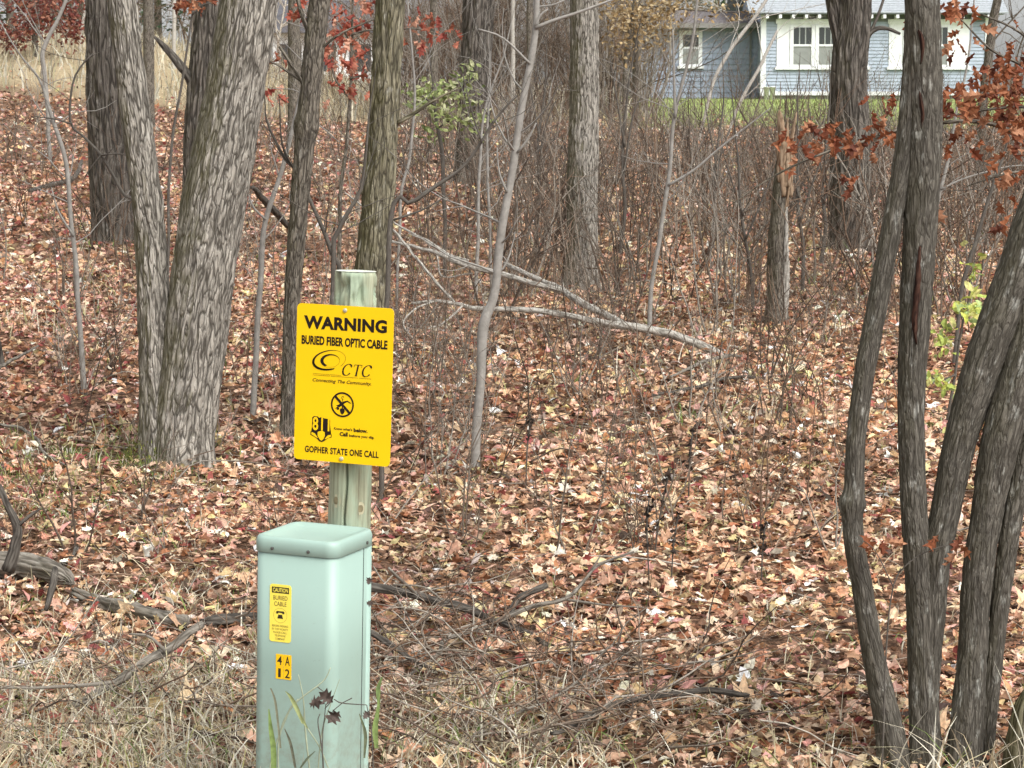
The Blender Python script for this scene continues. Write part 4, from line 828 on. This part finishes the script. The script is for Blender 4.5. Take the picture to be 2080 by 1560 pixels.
leaf_cloud('green_leaved_seedling', 'yellow green leafy seedling between the dark trunks at the right', [(1925, 830, 6), (1940, 760, 6), (1950, 690, 5), (1965, 630, 4), (1975, 560, 3)], 12.6, [(1965, 625, 16, 10, .2, 26), (1985, 640, 12, 16, .2, 18), (1925, 690, 12, 20, .2, 26), (1895, 765, 16, 10, .2, 20), (1930, 785, 22, 8, .2, 20), (1975, 545, 10, 22, .2, 20), (1905, 880, 16, 16, .2, 20), (1940, 860, 10, 10, .2, 10)], 'oval', [(.52, .56, .13), (.42, .50, .12), (.60, .58, .22), (.36, .46, .18)], (.05, .085), M['darkwood'], 'seedling', [[(1940, 760, 4), (1915, 770, 3), (1890, 765, 2)], [(1950, 690, 3), (1930, 690, 2)]], ext=.2)
leaf_cloud('brown_leaved_tree', 'small tree holding dead tan brown leaves left of the house wing', [(1268, 220, 9), (1270, 150, 9), (1276, 80, 8), (1290, 0, 7), (1300, -80, 6)], 46, [(1270, 60, 26, 34, .8, 280), (1320, 40, 28, 26, .8, 260), (1350, 15, 26, 18, .8, 180), (1265, 20, 22, 22, .8, 150), (1480, 22, 34, 12, .8, 90), (1290, -30, 60, 30, 1, 240)], 'oval', [(.30, .21, .10), (.40, .29, .15), (.22, .15, .07), (.50, .40, .24)], (.08, .14), M['elm'], 'tree', [[(1276, 80, 5), (1320, 40, 4), (1360, 20, 3)], [(1300, 10, 5), (1400, 20, 4), (1500, 25, 2)]])
def pine(label, px, Y, h):
    g = at(px, 100, Y); g[2] = float(G(g[0], Y)); t = thing('pine_tree', label, 'tree', root(g))
    C = np.array([[0, 0, z] for z in np.linspace(-.2, h, 12)]); link('trunk', MBtube(C, np.linspace(.2, .03, 12), 10), M['elm'], t)
    mb = MB(); n = 2600; z = h * (1 - rng.random(n) ** .7 * .85); rad = (h - z) * .27 + .3; a = rng.uniform(0, 6.28, n); lay = np.round(z / .55) * .55 + rng.normal(0, .09, n)
    rr = rad * np.sqrt(rng.random(n)); p = np.stack([rr * np.cos(a), rr * np.sin(a), lay - rr * .25], -1)
    tp = [leaf_tpl('low', rng, .6) for _ in range(4)]
    scatter(mb, tp, p, rng.uniform(.22, .42, n), a - math.pi / 2 + rng.normal(0, .4, n), rng.normal(.2, .4, n), rng.uniform(0, 6.28, n), pick(np.array([(.03, .065, .03), (.05, .10, .045), (.04, .08, .05), (.09, .13, .06)]), n, .3))
    link('crown', mb.mesh('crown', False), M['leaf'], t)
pine('dark green pine at the top left corner behind the red leaves', 22, 96, 13); pine('dark green pine just left of the furrowed oak top', 168, 92, 12); pine('dark green pine behind the slim fork of the big ash', 322, 98, 13); pine('dark green pine behind the slim knotted trunk', 605, 104, 12); pine('far dark pine above the wing roof of the house', 1455, 100, 12)

# ------------------------------------------------------------------ warning sign post
def text_me(txt, w, h, off=0.0, shear=0.0, space=1.0):
    cu = bpy.data.curves.new('text', 'FONT'); cu.body = txt; cu.offset = off; cu.shear = shear; cu.space_character = space; cu.fill_mode = 'FRONT'; cu.resolution_u = 3
    o = bpy.data.objects.new('text', cu); me = bpy.data.meshes.new_from_object(o); bpy.data.objects.remove(o); bpy.data.curves.remove(cu)
    n = len(me.vertices); V = np.zeros(n * 3, np.float32); me.vertices.foreach_get('co', V); V = V.reshape(-1, 3)
    lo, hi = V.min(0), V.max(0); V = (V - (lo + hi) / 2) / np.maximum(hi - lo, 1e-6) * [w, h, 0]
    out = np.stack([V[:, 0], 0 * V[:, 0], V[:, 1]], -1).astype(np.float32); me.vertices.foreach_set('co', out.ravel()); me.update(); return me
def flat(polys, name):
    """polys: list of 2D outlines (x, z) -> flat mesh in the xz plane"""
    import bmesh
    bm = bmesh.new()
    for P in polys:
        vs_ = [bm.verts.new((x, 0, z)) for x, z in P]; bm.faces.new(vs_)
    bmesh.ops.triangulate(bm, faces=bm.faces[:]); me = bpy.data.meshes.new(name); bm.to_mesh(me); bm.free(); return me
def ell(cx_, cz, a, b, rot, n=40, t0=0, t1=2 * math.pi):
    t = np.linspace(t0, t1, n); x, z = a * np.cos(t), b * np.sin(t); c, s = math.cos(rot), math.sin(rot)
    return np.stack([cx_ + x * c - z * s, cz + x * s + z * c], -1)
def strip(A, B): return [[A[k], A[k + 1], B[k + 1], B[k]] for k in range(len(A) - 1)]
def rrect(w, h, r, n=6):
    P = []
    for sx, sz, a0 in ((1, -1, -90), (1, 1, 0), (-1, 1, 90), (-1, -1, 180)):
        for k in range(n + 1):
            a = math.radians(a0 + 90 * k / n); P.append((sx * (w / 2 - r) + r * math.cos(a), sz * (h / 2 - r) + r * math.sin(a)))
    return P
def plate(P, d, name):
    n = len(P); V = [(x, -d, z) for x, z in P] + [(x, 0, z) for x, z in P]
    import bmesh
    bm = bmesh.new(); vv = [bm.verts.new(v) for v in V]; bm.faces.new(vv[:n]); bm.faces.new(vv[n:][::-1])
    for k in range(n): bm.faces.new([vv[k], vv[n + k], vv[n + (k + 1) % n], vv[(k + 1) % n]])
    bmesh.ops.recalc_face_normals(bm, faces=bm.faces[:]); me = bpy.data.meshes.new(name); bm.to_mesh(me); bm.free(); return me
def broad(pts, nib_w, nib_t, ang, n=18):
    """broad-nib pen stroke -> quads"""
    S = spline(pts, n); d = np.gradient(S, axis=0); a = np.arctan2(d[:, 1], d[:, 0]); wd = nib_t + (nib_w - nib_t) * np.abs(np.sin(a - ang))
    nn = np.stack([-np.sin(a), np.cos(a)], -1) * wd[:, None] / 2; return strip(S + nn, S - nn)
def sign_post():
    SW, SH = .3048, .4572; Ys = 6.30
    c = at(698, 781, Ys); yaw = -math.radians(20); lean = math.radians(2.0)
    # post: leans a little to the right
    b = at(717, 781, Ys + .09); gz = float(G(b[0], b[1]))
    base = np.array([b[0] - math.tan(lean) * (b[2] - gz), b[1], gz])
    t = thing('warning_sign_post', 'round weathered timber post carrying the yellow cable warning sign', 'sign post', root(base)); t.rotation_euler = (0, lean, 0)
    Mx = Matrix.Translation(Vector(base)) @ Euler((0, lean, 0)).to_matrix().to_4x4(); inv = Mx.inverted()
    top = float(at(727, 551, Ys + .09)[2]) - gz; R = .0625
    tw = NT('weathered_timber'); bc = tw.attr('bco').outputs['Vector']
    g1 = tw.noise(tw.mapping(bc, (60, 60, 3.2)), 1.0, 5, .65); g2 = tw.noise(tw.mapping(bc, (14, 14, 5)), 1.0, 4, .6)
    cc = tw.ramp(g1, (.28, (.13, .115, .075)), (.5, (.29, .30, .205)), (.75, (.45, .475, .355)))
    cc = tw.mix(tw.ramp(g2, (.40, 0.0), (.60, .75)), cc, (.30, .385, .285)); tw.set(Base_Color=cc, Roughness=.9, Specular_IOR_Level=.2); tw.bump(tw.mix(.5, g1, g2), .7, .005)
    def dp(bb, th, s, RR):
        o = .003 * perlin(bb / np.array([.05, .05, .22]) + 3) + .0012 * perlin(bb / np.array([.010, .010, .2]))
        ca = 1.52 + .10 * np.sin(s * 9)[:, None] + .05 * np.sin(s * 31)[:, None]; dth = np.abs((th[None, :] - ca + math.pi) % (2 * math.pi) - math.pi)
        o = o - .020 * np.exp(-(dth / .045) ** 2) * (s < 1.5)[:, None]
        chip = np.exp(-((s[:, None] - top - .2) / .075) ** 2); pc = perlin(bb / np.array([.030, .030, .055]) + 8); return o - .012 * chip * np.clip((pc - .05) * 9, 0, 1) - .004 * chip * np.clip((perlin(bb / np.array([.018, .018, .06]) + 3) - .1) * 9, 0, 1)
    zs_ = np.linspace(-.25, top, 150); C = np.stack([0 * zs_, 0 * zs_, zs_], -1); RR = np.full(150, R); RR[-1] = R * .965
    link('post', MBtube(C, RR, 220, dp), tw.m, t)
    tc = NT('post_end_grain'); tcn = tc.noise(tc.n('ShaderNodeTexCoord').outputs['Object'], 60, 4); tc.set(Base_Color=tc.ramp(tcn, (.3, (.42, .44, .36)), (.7, (.66, .68, .58))), Roughness=.95)
    m = MB(); V = ell(0, 0, R * .955, R * .955, 0, 41)[:-1]; m.add([(x, z, top + .002) for x, z in V] + [(0, 0, top + .004)], None, [(k, (k + 1) % 40, 40) for k in range(40)]); link('end_grain', m.mesh('end_grain', False), tc.m, t)
    kd = plain('knot_wood', (.20, .17, .10), .9, .2, .3, 60); kr = plain('knot_ring_wood', (.40, .37, .25), .9, .2, .2, 60)
    for px, py, rk in ((691, 1018, .016), (742, 1033, .015)):
        a = math.asin(max(-.95, min(.95, (px - 717) / 712 / R))); zk = float(at(px, py, Ys + .03)[2]) - gz
        for q, (ra, mm_, pr) in enumerate(((rk, kr, .0012), (rk * .62, kd, .0022))):
            P = [(R + pr, 0, 0)] + [(math.sqrt(max(0, (R + pr * .2) ** 2 - (ra * math.cos(u)) ** 2)), ra * math.cos(u), 1.35 * ra * math.sin(u)) for u in np.linspace(0, 2 * math.pi, 24, endpoint=False)]
            V = [(x * math.sin(a) + y * math.cos(a), -(x * math.cos(a) - y * math.sin(a)), z + zk) for x, y, z in P]
            me = mesh_np('knot', V, None, [(0, 1 + k, 1 + (k + 1) % 24) for k in range(24)]); link('knot', me, mm_, t)
    # sign panel
    yel = NT('sign_yellow'); yn_ = yel.noise(yel.n('ShaderNodeTexCoord').outputs['Object'], 9, 3); yel.set(Base_Color=yel.ramp(yn_, (.3, (.83, .525, .002)), (.7, (.87, .55, .003))), Roughness=.38, Specular_IOR_Level=.35); yel = yel.m
    blk = plain('sign_black_ink', (.012, .006, .004), .5, .3); metal = plain('zinc_bolt', (.62, .60, .45), .35, .5, metal=.6)
    p = link('sign_panel', plate(rrect(SW, SH, .014), .0025, 'sign_panel'), yel, t)
    Pm = Matrix.Translation(Vector(c)) @ Euler((0, lean * .95, 0)).to_matrix().to_4x4() @ Matrix.Rotation(yaw, 4, 'Z'); p.matrix_local = inv @ Pm
    p['label'] = 'yellow warning sign panel with black lettering'
    uv = lambda u, v: ((u - .5) * SW, (.5 - v) * SH)
    def put(name, me, u, v, mat=blk, d=.0031):
        o = link(name, me, mat, p); x, z = uv(u, v); o.location = (x, -d, z); return o
    def txt(s_, u0, u1, v, h, off=0.0, shear=0.0, sp=1.0): put('lettering', text_me(s_, (u1 - u0) * SW, h, off, shear, sp), (u0 + u1) / 2, v)
    txt('WARNING', .075, .935, .117, .0385, .046, 0, 1.06); txt('BURIED FIBER OPTIC CABLE', .055, .945, .231, .0265, .038)
    txt('consolidated telecommunications company', .18, .79, .452, .0036, .006); txt('Connecting The Community.', .18, .79, .486, .0130, .016, .3)
    txt('GOPHER STATE ONE CALL', .115, .885, .929, .0195, .032, 0, 1.06)
    txt("Know what's", .415, .605, .783, .0080, .028); txt('below.', .62, .765, .784, .0115, .045); txt('Call', .475, .56, .816, .0125, .045); txt('before you dig.', .575, .835, .823, .0098, .03)
    # company emblem: two open crescents and italic serif letters
    lx, lz = uv(.345, .352); polys = strip(ell(lx, lz, .054, .029, .22, 44, .9, 4.75), ell(lx + .004, lz + .002, .0505, .0255, .22, 44, .9, 4.75)) + strip(ell(lx, lz, .054, .029, .22, 24, -.9, .9), ell(lx, lz, .0532, .0282, .22, 24, -.9, .9))
    for k in range(0, len(polys)): pass
    o1 = ell(lx, lz, .054, .029, .22, 30, 2.6, 4.9); o2 = ell(lx + .004, lz + .0045, .0525, .0285, .22, 30, 2.6, 4.9); polys += strip(o1, o2)
    polys += strip(ell(lx + .004, lz - .001, .031, .0195, .1, 40, .1, 4.1), ell(lx + .0085, lz - .0005, .0255, .0155, .1, 40, .1, 4.1)) + strip(ell(lx + .004, lz - .001, .031, .0195, .1, 20, 4.1, 6.4), ell(lx + .004, lz - .001, .0304, .0190, .1, 20, 4.1, 6.4))
    put('emblem', flat(polys, 'emblem'), .5, .5, d=.0033)
    polys = []
    def serif_C(ox, oz, h):
        sh = lambda P: [(ox + x * h * .80 + z * h * .22, oz + z * h) for x, z in P]
        q = broad(sh([(.98, .80), (.86, .95), (.62, 1.0), (.35, .92), (.12, .68), (.08, .36), (.24, .08), (.50, .0), (.76, .05), (.95, .22)]), h * .17, h * .035, .25); q += broad(sh([(.98, .98), (.99, .70)]), h * .05, h * .03, 0); return q
    def serif_T(ox, oz, h):
        sh = lambda P: [(ox + x * h * .75 + z * h * .22, oz + z * h) for x, z in P]
        return broad(sh([(.5, 0), (.5, .98)]), h * .15, h * .13, 0) + broad(sh([(.02, .98), (.98, .98)]), h * .05, h * .05, 0) + broad(sh([(.02, .98), (.02, .76)]), h * .04, h * .03, 0) + broad(sh([(.98, .98), (.98, .76)]), h * .04, h * .03, 0) + broad(sh([(.28, .01), (.72, .01)]), h * .035, h * .035, 0)
    h = .033; x0, z0 = uv(.478, .440); polys += serif_C(x0, z0, h); x0, _ = uv(.588, .43); polys += serif_T(x0, z0, h); x0, _ = uv(.682, .43); polys += serif_C(x0, z0, h)
    put('emblem_lettering', flat(polys, 'emblem_lettering'), .5, .5)
    link('rule', flat([[uv(.18, .4435), uv(.475, .4435), uv(.475, .4418), uv(.18, .4418)]], 'rule'), blk, p).location = (0, -.0031, 0)
    # no digging symbol
    r = .0365; polys = strip(ell(0, 0, r, r, 0, 60), ell(0, 0, r * .86, r * .86, 0, 60)); d = r * .90 * .7071; w = .0026
    polys += [[(-d - w, d - w), (-d + w, d + w), (d + w, -d + w), (d - w, -d - w)]]
    put('no_digging_ring', flat(polys, 'no_digging_ring'), .497, .628, d=.0034)
    polys = [[(-.006, -.011), (.006, -.011), (.008, -.017), (.005, -.025), (0, -.029), (-.005, -.025), (-.008, -.017)], [(-.0018, -.012), (.0018, -.012), (.0010, .002), (-.0010, .002)],
             [(-.020, -.003), (-.012, -.001), (-.004, .005), (.004, .010), (.016, .013), (.026, .007), (.027, .004), (.015, .009), (.006, .004), (-.002, -.003), (-.010, -.008)], [(-.022, -.013), (-.016, -.006), (-.012, -.007), (-.015, -.013)], [(-.018, -.016), (-.013, -.009), (-.009, -.009), (-.011, -.016)]]
    polys += strip(ell(.001, .020, .0045, .0045, 0, 14, .4, 5.2), ell(.001, .020, .0030, .0030, 0, 14, .4, 5.2)) + [[(-.0008, .015), (.0012, .015), (.0008, .008), (-.0008, .008)]]
    put('digging_hand', flat(polys, 'digging_hand'), .497, .628)
    # 811 emblem: dark outline, yellow digits, spade and open pages
    ew, eh = .072, .072
    out = [(-.030, .034), (-.024, .038), (-.012, .037), (-.008, .034), (-.002, .036), (.006, .034), (.010, .033), (.024, .032), (.027, .029), (.027, -.006), (.033, -.013), (.033, -.021), (.022, -.024), (.010, -.033), (.002, -.037), (-.006, -.035), (-.018, -.025), (-.035, -.018), (-.035, -.009), (-.031, -.006)]
    put('dig_emblem', flat([out], 'dig_emblem'), .285, .797)
    put('dig_emblem_digits', text_me('811', .054, .040, .022, 0, 1.12), .280, .762, yel, .0036)
    polys = [[(-.0115, -.008), (-.004, -.005), (.003, -.004), (.011, -.007), (.0115, -.018), (.007, -.028), (.001, -.033), (-.005, -.029), (-.0115, -.019)], [(-.032, -.016), (-.031, -.0095), (-.020, -.013), (-.010, -.026), (-.013, -.0255)], [(.031, -.019), (.030, -.013), (.021, -.0155), (.011, -.027), (.014, -.0275)]]
    put('dig_emblem_spade', flat(polys, 'dig_emblem_spade'), .285, .797, yel, .0037)
    for v in (.030, .974):
        n = 10; a = np.linspace(0, 2 * math.pi, n, endpoint=False); V = [(.007 * math.cos(q), 0, .007 * math.sin(q)) for q in a] + [(.0055 * math.cos(q), -.003, .0055 * math.sin(q)) for q in a] + [(0, -.0045, 0)]
        me = mesh_np('bolt', V, [(k, n + k, n + (k + 1) % n, (k + 1) % n) for k in range(n)], [(n + k, 2 * n, n + (k + 1) % n) for k in range(n)], smooth=False); put('bolt', me, .5, v, metal, .0030)
sign_post()

# ------------------------------------------------------------------ utility pedestal
def rsq(w, d, r, z, n=7):
    P = []
    for sx, sy, a0 in ((1, -1, -90), (1, 1, 0), (-1, 1, 90), (-1, -1, 180)):
        for k in range(n + 1):
            a = math.radians(a0 + 90 * k / n); P.append((sx * (w / 2 - r) + r * math.cos(a), sy * (d / 2 - r) + r * math.sin(a), z))
    return P
def loft(loops, cap=True):
    n = len(loops[0]); V = np.concatenate([np.array(l) for l in loops]); i = np.arange(len(loops) - 1)[:, None] * n; j = np.arange(n)
    Q = np.stack([i + j, i + (j + 1) % n, i + n + (j + 1) % n, i + n + j], -1).reshape(-1, 4); T = []
    if cap:
        c = np.array(loops[-1]).mean(0) + [0, 0, cap if not isinstance(cap, bool) else 0]; V = np.vstack([V, c]); b = (len(loops) - 1) * n; T = [(b + k, b + (k + 1) % n, len(V) - 1) for k in range(n)]
    return V, Q, T
def pedestal():
    Yp = 6.10; s = .254
    b = at(637, 1078, Yp); gz = float(G(b[0], Yp)); H = b[2] - gz
    t = thing('utility_pedestal', 'pale green square utility pedestal with rounded corners and yellow stickers', 'utility box', (b[0] - .03 * H * .6, Yp, gz)); t.rotation_euler = (0, math.radians(1.4), -math.radians(21))
    g = NT('pedestal_green_paint'); gn = g.noise(g.n('ShaderNodeTexCoord').outputs['Object'], 5, 5, .6); gs = g.noise(g.mapping(g.n('ShaderNodeTexCoord').outputs['Object'], (40, 40, 3)), 1, 4)
    c = g.ramp(gn, (.3, (.270, .380, .330)), (.7, (.292, .407, .354))); c = g.mix(g.ramp(gs, (.55, 0.0), (.75, .16)), c, (.30, .37, .30)); oz = g.n('ShaderNodeSeparateXYZ', i_0=g.n('ShaderNodeTexCoord').outputs['Object']).outputs[2]; mr = g.n('ShaderNodeMapRange', i_0=oz); mr.inputs[1].default_value = .55; mr.inputs[2].default_value = .05
    md = g.n('ShaderNodeMath', operation='MULTIPLY', i_0=mr.outputs[0], i_1=g.ramp(g.noise(g.n('ShaderNodeTexCoord').outputs['Object'], 38, 5, .7), (.42, 0.0), (.66, .8))); c = g.mix(md.outputs[0], c, (.20, .17, .12))
    sm = g.noise(g.n('ShaderNodeTexCoord').outputs['Object'], 90, 3, .6); c = g.mix(g.ramp(sm, (.66, 0.0), (.74, .35)), c, (.24, .28, .24)); g.set(Base_Color=c, Roughness=.45, Specular_IOR_Level=.4); green = g.m
    V, Q, T = loft([rsq(s, s, .035, z) for z in (-.12, H * .3, H * .6, H - .040)]); link('cabinet', mesh_np('cabinet', V, Q, T), green, t)
    e = s + .008; zl = H - .046
    prof = [(e - .004, .036, 0), (e, .038, .002), (e + .001, .038, .028), (e - .003, .037, .037), (e - .010, .034, .043), (e - .022, .029, .046), (e - .036, .024, .045), (e - .050, .020, .040), (e - .075, .018, .034), (e - .15, .016, .029)]
    V, Q, T = loft([rsq(w, w, r, zl + z) for w, r, z in prof], -.001); lid = link('lid', mesh_np('lid', V, Q, T), green, t)
    steel = plain('pedestal_screw_steel', (.12, .12, .11), .4, .5, metal=.5); dk = plain('pedestal_seam_gap', (.06, .07, .065), .8)
    for x, y, ax in ((-.066, -e / 2, 'y'), (.045, -e / 2, 'y'), (e / 2, .066, 'x')):
        a = np.linspace(0, 2 * math.pi, 10, endpoint=False); rr = .0048
        P = [(x + (rr * math.cos(q) if ax == 'y' else 0), y + (rr * math.cos(q) if ax == 'x' else 0), zl + .014 + rr * math.sin(q)) for q in a]
        off = np.array([0, -.0030, 0]) if ax == 'y' else np.array([.0030, 0, 0]); P = np.array(P); V = np.vstack([P, P * 1 + off, P.mean(0) + off * 1.4])
        link('screw', mesh_np('screw', V, [(k, (k + 1) % 10, 10 + (k + 1) % 10, 10 + k) for k in range(10)], [(10 + k, 10 + (k + 1) % 10, 20) for k in range(10)], smooth=False), steel, lid)
    m = MB(); m.box((s / 2 - .002, .052, -.05), (s / 2 + .0012, .0545, H - .047)); link('seam', m.mesh('seam', False), dk, t)
    m = MB(); V, Q, T = loft([[(x, y, z) for x, y, _ in rsq(s + .006, .070, .0345, 0)] for z in (-.1, H - .048)]); V[:, 1] += s / 2 - .033; link('rear_panel', mesh_np('rear_panel', V, Q, T), green, t)
    V, Q, T = loft([rsq(s + .012, s + .012, .038, zl - .003), rsq(s + .0045, s + .0045, .037, zl - .0035)], False); 
    # stickers
    y2 = plain('sticker_yellow', (.86, .72, .10), .4, .4, .04, 20); y3 = plain('sticker_amber', (.86, .52, .01), .4, .4, .04, 20); ink = plain('sticker_ink', (.03, .022, .015), .5); inkb = plain('sticker_brown_ink', (.20, .13, .04), .6)
    F = -s / 2
    st = link('caution_sticker', plate(rrect(.0665, .163, .008), .0008, 'caution_sticker'), y2, t); st.location = (-.041, F - .0002, H - .214); st['label'] = 'yellow caution sticker about buried cable'
    def q(name, me, x, z, mat=ink, d=.0013): o = link(name, me, mat, st); o.location = (x, -d, z); return o
    q('title_bar', flat([[(-.0265, -.0085), (.0265, -.0085), (.0265, .0085), (-.0265, .0085)]], 'title_bar'), 0, .0655); q('lettering', text_me('CAUTION', .047, .0115, .02), 0, .0655, y2, .0017)
    q('lettering', text_me('BURIED', .044, .0125, .008), 0, .0435, inkb); q('lettering', text_me('CABLE', .038, .0125, .008), 0, .0265, inkb)
    ph = [[(-.013, .010), (-.011, .014), (.011, .014), (.013, .010), (.012, .0065), (.007, .0065), (.006, .0095), (-.006, .0095), (-.007, .0065), (-.012, .0065)], [(-.006, .004), (.006, .004), (.009, -.007), (-.009, -.007)]]
    q('telephone_symbol', flat(ph, 'telephone_symbol'), 0, -.008)
    tri = strip(ell(0, -.002, .024, .024, 0, 4, math.radians(90), math.radians(450)), ell(0, -.002, .0228, .0228, 0, 4, math.radians(90), math.radians(450)))
    tri = strip(ell(0, -.006, .021, .021, 0, 40), ell(0, -.006, .0204, .0204, 0, 40)); q('symbol_ring', flat(tri, 'symbol_ring'), 0, 0, inkb)
    for k, (s_, w) in enumerate((('BEFORE DIGGING', .050), ('IN THIS VICINITY', .050), ('PLEASE CALL', .042), ('TELEPHONE', .034), ('COMPANY', .030))): q('lettering', text_me(s_, w, .0058, .004), 0, -.036 - k * .0092, inkb)
    zc = H - .365
    for k, ch in enumerate('4A12'):
        x = -.0545 + .0245 * (k % 2); z = zc + .0175 - .0355 * (k // 2)
        o = link('number_sticker', plate(rrect(.0235, .0350, .001), .0008, 'number_sticker'), y3, t); o.location = (x + .013, F - .0002, z); o['label'] = 'amber sticker with the character ' + ch
        c_ = link('character', text_me(ch, .0145 if ch != '1' else .008, .0255, .012), ink, o); c_.location = (0, -.0013, 0)
pedestal()

# ------------------------------------------------------------------ weeds in front of the pedestal
def weeds():
    def wpath(pts, Y): return np.array([[*at(px, py, Y), w * .5 / FPX * Y] for px, py, w in pts])
    base = at(640, 1660, 5.72); base[2] = float(G(base[0], base[1]))
    t = thing('weed', 'green grey grassy weed growing in front of the pedestal', 'weed', root(base)); inv = Matrix.Translation(-Vector(root(base)))
    gm = plain('weed_stem_green', (.30, .34, .24), .8, .2, .2, 30)
    for pts in ([(640, 1660, 4), (622, 1500, 4), (616, 1420, 3), (606, 1370, 2)], [(575, 1660, 4), (565, 1520, 4), (590, 1440, 4), (655, 1385, 3), (672, 1356, 2)], [(560, 1660, 4), (548, 1560, 3), (585, 1450, 4), (605, 1420, 3)], [(640, 1660, 3), (652, 1500, 3), (672, 1430, 2), (690, 1380, 1.5)], [(700, 1650, 3), (655, 1530, 3), (620, 1470, 3), (618, 1440, 2)]):
        P = wpath(pts, 5.75); S = spline(P, 24); o = link('stem', MBtube(S[:, :3], S[:, 3], 5), gm, t); o.matrix_parent_inverse = inv
    def blade(pts, Y, col):
        S = spline(np.array([[*at(px, py, Y), w / FPX * Y] for px, py, w in pts]), 14); V = []
        for k, (x, y, z, w) in enumerate(S): V += [(x - w / 2, y, z), (x, y + w * .25, z), (x + w / 2, y, z)]
        Q = [(3 * k + e, 3 * k + e + 1, 3 * k + e + 4, 3 * k + e + 3) for k in range(13) for e in (0, 1)]
        o = link('blade', mesh_np('blade', V, Q, None, None, np.tile(col, (len(V), 1))), M['grass'], t); o.matrix_parent_inverse = inv
    blade([(555, 1600, 10), (556, 1530, 12), (550, 1480, 9), (546, 1440, 2)], 5.7, (.20, .28, .09)); blade([(615, 1470, 4), (603, 1440, 10), (590, 1415, 8), (580, 1404, 2)], 5.7, (.30, .34, .15)); blade([(625, 1480, 3), (610, 1455, 9), (598, 1430, 5), (592, 1420, 2)], 5.72, (.33, .37, .17))
    blade([(600, 1560, 5), (590, 1510, 6), (578, 1480, 2)], 5.7, (.13, .13, .09)); blade([(570, 1520, 4), (560, 1430, 5), (550, 1398, 3)], 5.72, (.22, .22, .15)); blade([(740, 1540, 4), (742, 1490, 7), (730, 1450, 2)], 5.72, (.15, .17, .10)); blade([(610, 1560, 4), (625, 1540, 6), (640, 1526, 2)], 5.68, (.12, .14, .09)); blade([(765, 1520, 8), (762, 1480, 12), (768, 1440, 7), (772, 1400, 2)], 5.9, (.22, .30, .10)); blade([(770, 1440, 4), (768, 1400, 9), (776, 1375, 3)], 6.0, (.16, .22, .08))
    o_base = at(665, 1660, 5.7); o_base[2] = float(G(o_base[0], o_base[1]))
    t2 = thing('wilted_weed', 'dead weed with three dark shrivelled leaves against the pedestal', 'weed', root(o_base)); inv2 = Matrix.Translation(-Vector(root(o_base)))
    for pts in ([(662, 1680, 3), (656, 1540, 3), (646, 1470, 2.5), (650, 1450, 2)], [(662, 1680, 3), (655, 1520, 2.5), (660, 1450, 2), (662, 1430, 2)], [(660, 1440, 2), (672, 1420, 2), (645, 1395, 2)], [(745, 1432, 2), (695, 1428, 2.5), (678, 1420, 2)], [(695, 1428, 2), (675, 1445, 2)], [(695, 1428, 2), (715, 1418, 2.5)], [(760, 1680, 3), (756, 1500, 3), (745, 1432, 2)]):
        S = spline(wpath(pts, 5.74), 14); o = link('stem', MBtube(S[:, :3], S[:, 3], 5), M['darkwood'], t2); o.matrix_parent_inverse = inv2
    for px, py, sz, rz in ((640, 1427, .040, 1.6), (664, 1415, .046, -.9), (678, 1455, .046, -2.4), (749, 1180, .022, .3), (752, 1225, .022, 1.9), (744, 1452, .025, .7)):
        V, Q = leaf_tpl('oak', rng, 3.0); V = V * [1.9, 1, 1.0]; me = mesh_np('leaf', V, Q, None, None, np.tile((.11, .082, .07), (len(V), 1))); me.materials.append(M['leaf'])
        o = link('leaf', me, None, t2); o.location = Vector(at(px, py, 5.74)) - Vector(root(o_base)); o.scale = (sz,) * 3; o.rotation_euler = (1.25, rz, .2)
weeds()

# ------------------------------------------------------------------ dead flower stalks standing in the litter
def dead_stalk(label, pts, head):
    px, py, w = pts[0]; g = ghit(px, py); Y = g[1]; t = thing('dead_stalk', label, 'dead stalk', root(g)); inv = Matrix.Translation(-Vector(root(g)))
    m, S = stem(pts, Y, 0, 0, 6, .02, None, sink=.05, wob=.004); o = link('stem', m.mesh('stem'), M['darkwood'], t); o.matrix_parent_inverse = inv
    mb = MB(); tp = [leaf_tpl('oval', rng, 2.0) for _ in range(5)]; k0 = int(len(S) * (1 - head)); n = 26; k = rng.integers(k0, len(S), n)
    scatter(mb, tp, S[k, :3] + rng.normal(0, .008, (n, 3)), rng.uniform(.014, .036, n), rng.uniform(0, 6.28, n), np.abs(rng.normal(1.2, .5, n)), rng.uniform(0, 6.28, n), pick(np.array([(.035, .025, .02), (.06, .04, .03), (.025, .018, .015)]), n, .3))
    o = link('seed_head', mb.mesh('seed_head', False), M['leaf'], t, 'stuff'); o.matrix_parent_inverse = inv
for lab, pts, hd in (('tall dark dead flower stalk, leftmost of the group above the forked stick', [(1318, 1195, 3), (1316, 1130, 3), (1314, 1070, 4), (1318, 1015, 3)], .45),
    ('dark dead flower stalk bent right, second of the group above the forked stick', [(1330, 1120, 3), (1338, 1060, 3), (1350, 1000, 4), (1362, 950, 3)], .6),
    ('short dark dead flower stalk, third of the group above the forked stick', [(1362, 1190, 3), (1366, 1130, 3), (1370, 1090, 4), (1378, 1045, 3)], .45),
    ('dark dead flower stalk standing near the crooked trunk with the knot', [(1545, 1200, 3), (1548, 1130, 3), (1553, 1075, 4), (1556, 1060, 3)], .4),
    ('dark dead flower stalk beyond the group, tall against the pale leaves', [(1398, 1020, 3), (1400, 960, 3), (1403, 910, 4), (1408, 870, 3)], .5),
    ('dark dead flower stalk standing behind the pale curved sapling foot', [(1068, 1000, 3), (1070, 930, 3), (1075, 870, 3), (1078, 840, 2)], .3)):
    dead_stalk(lab, pts, hd)
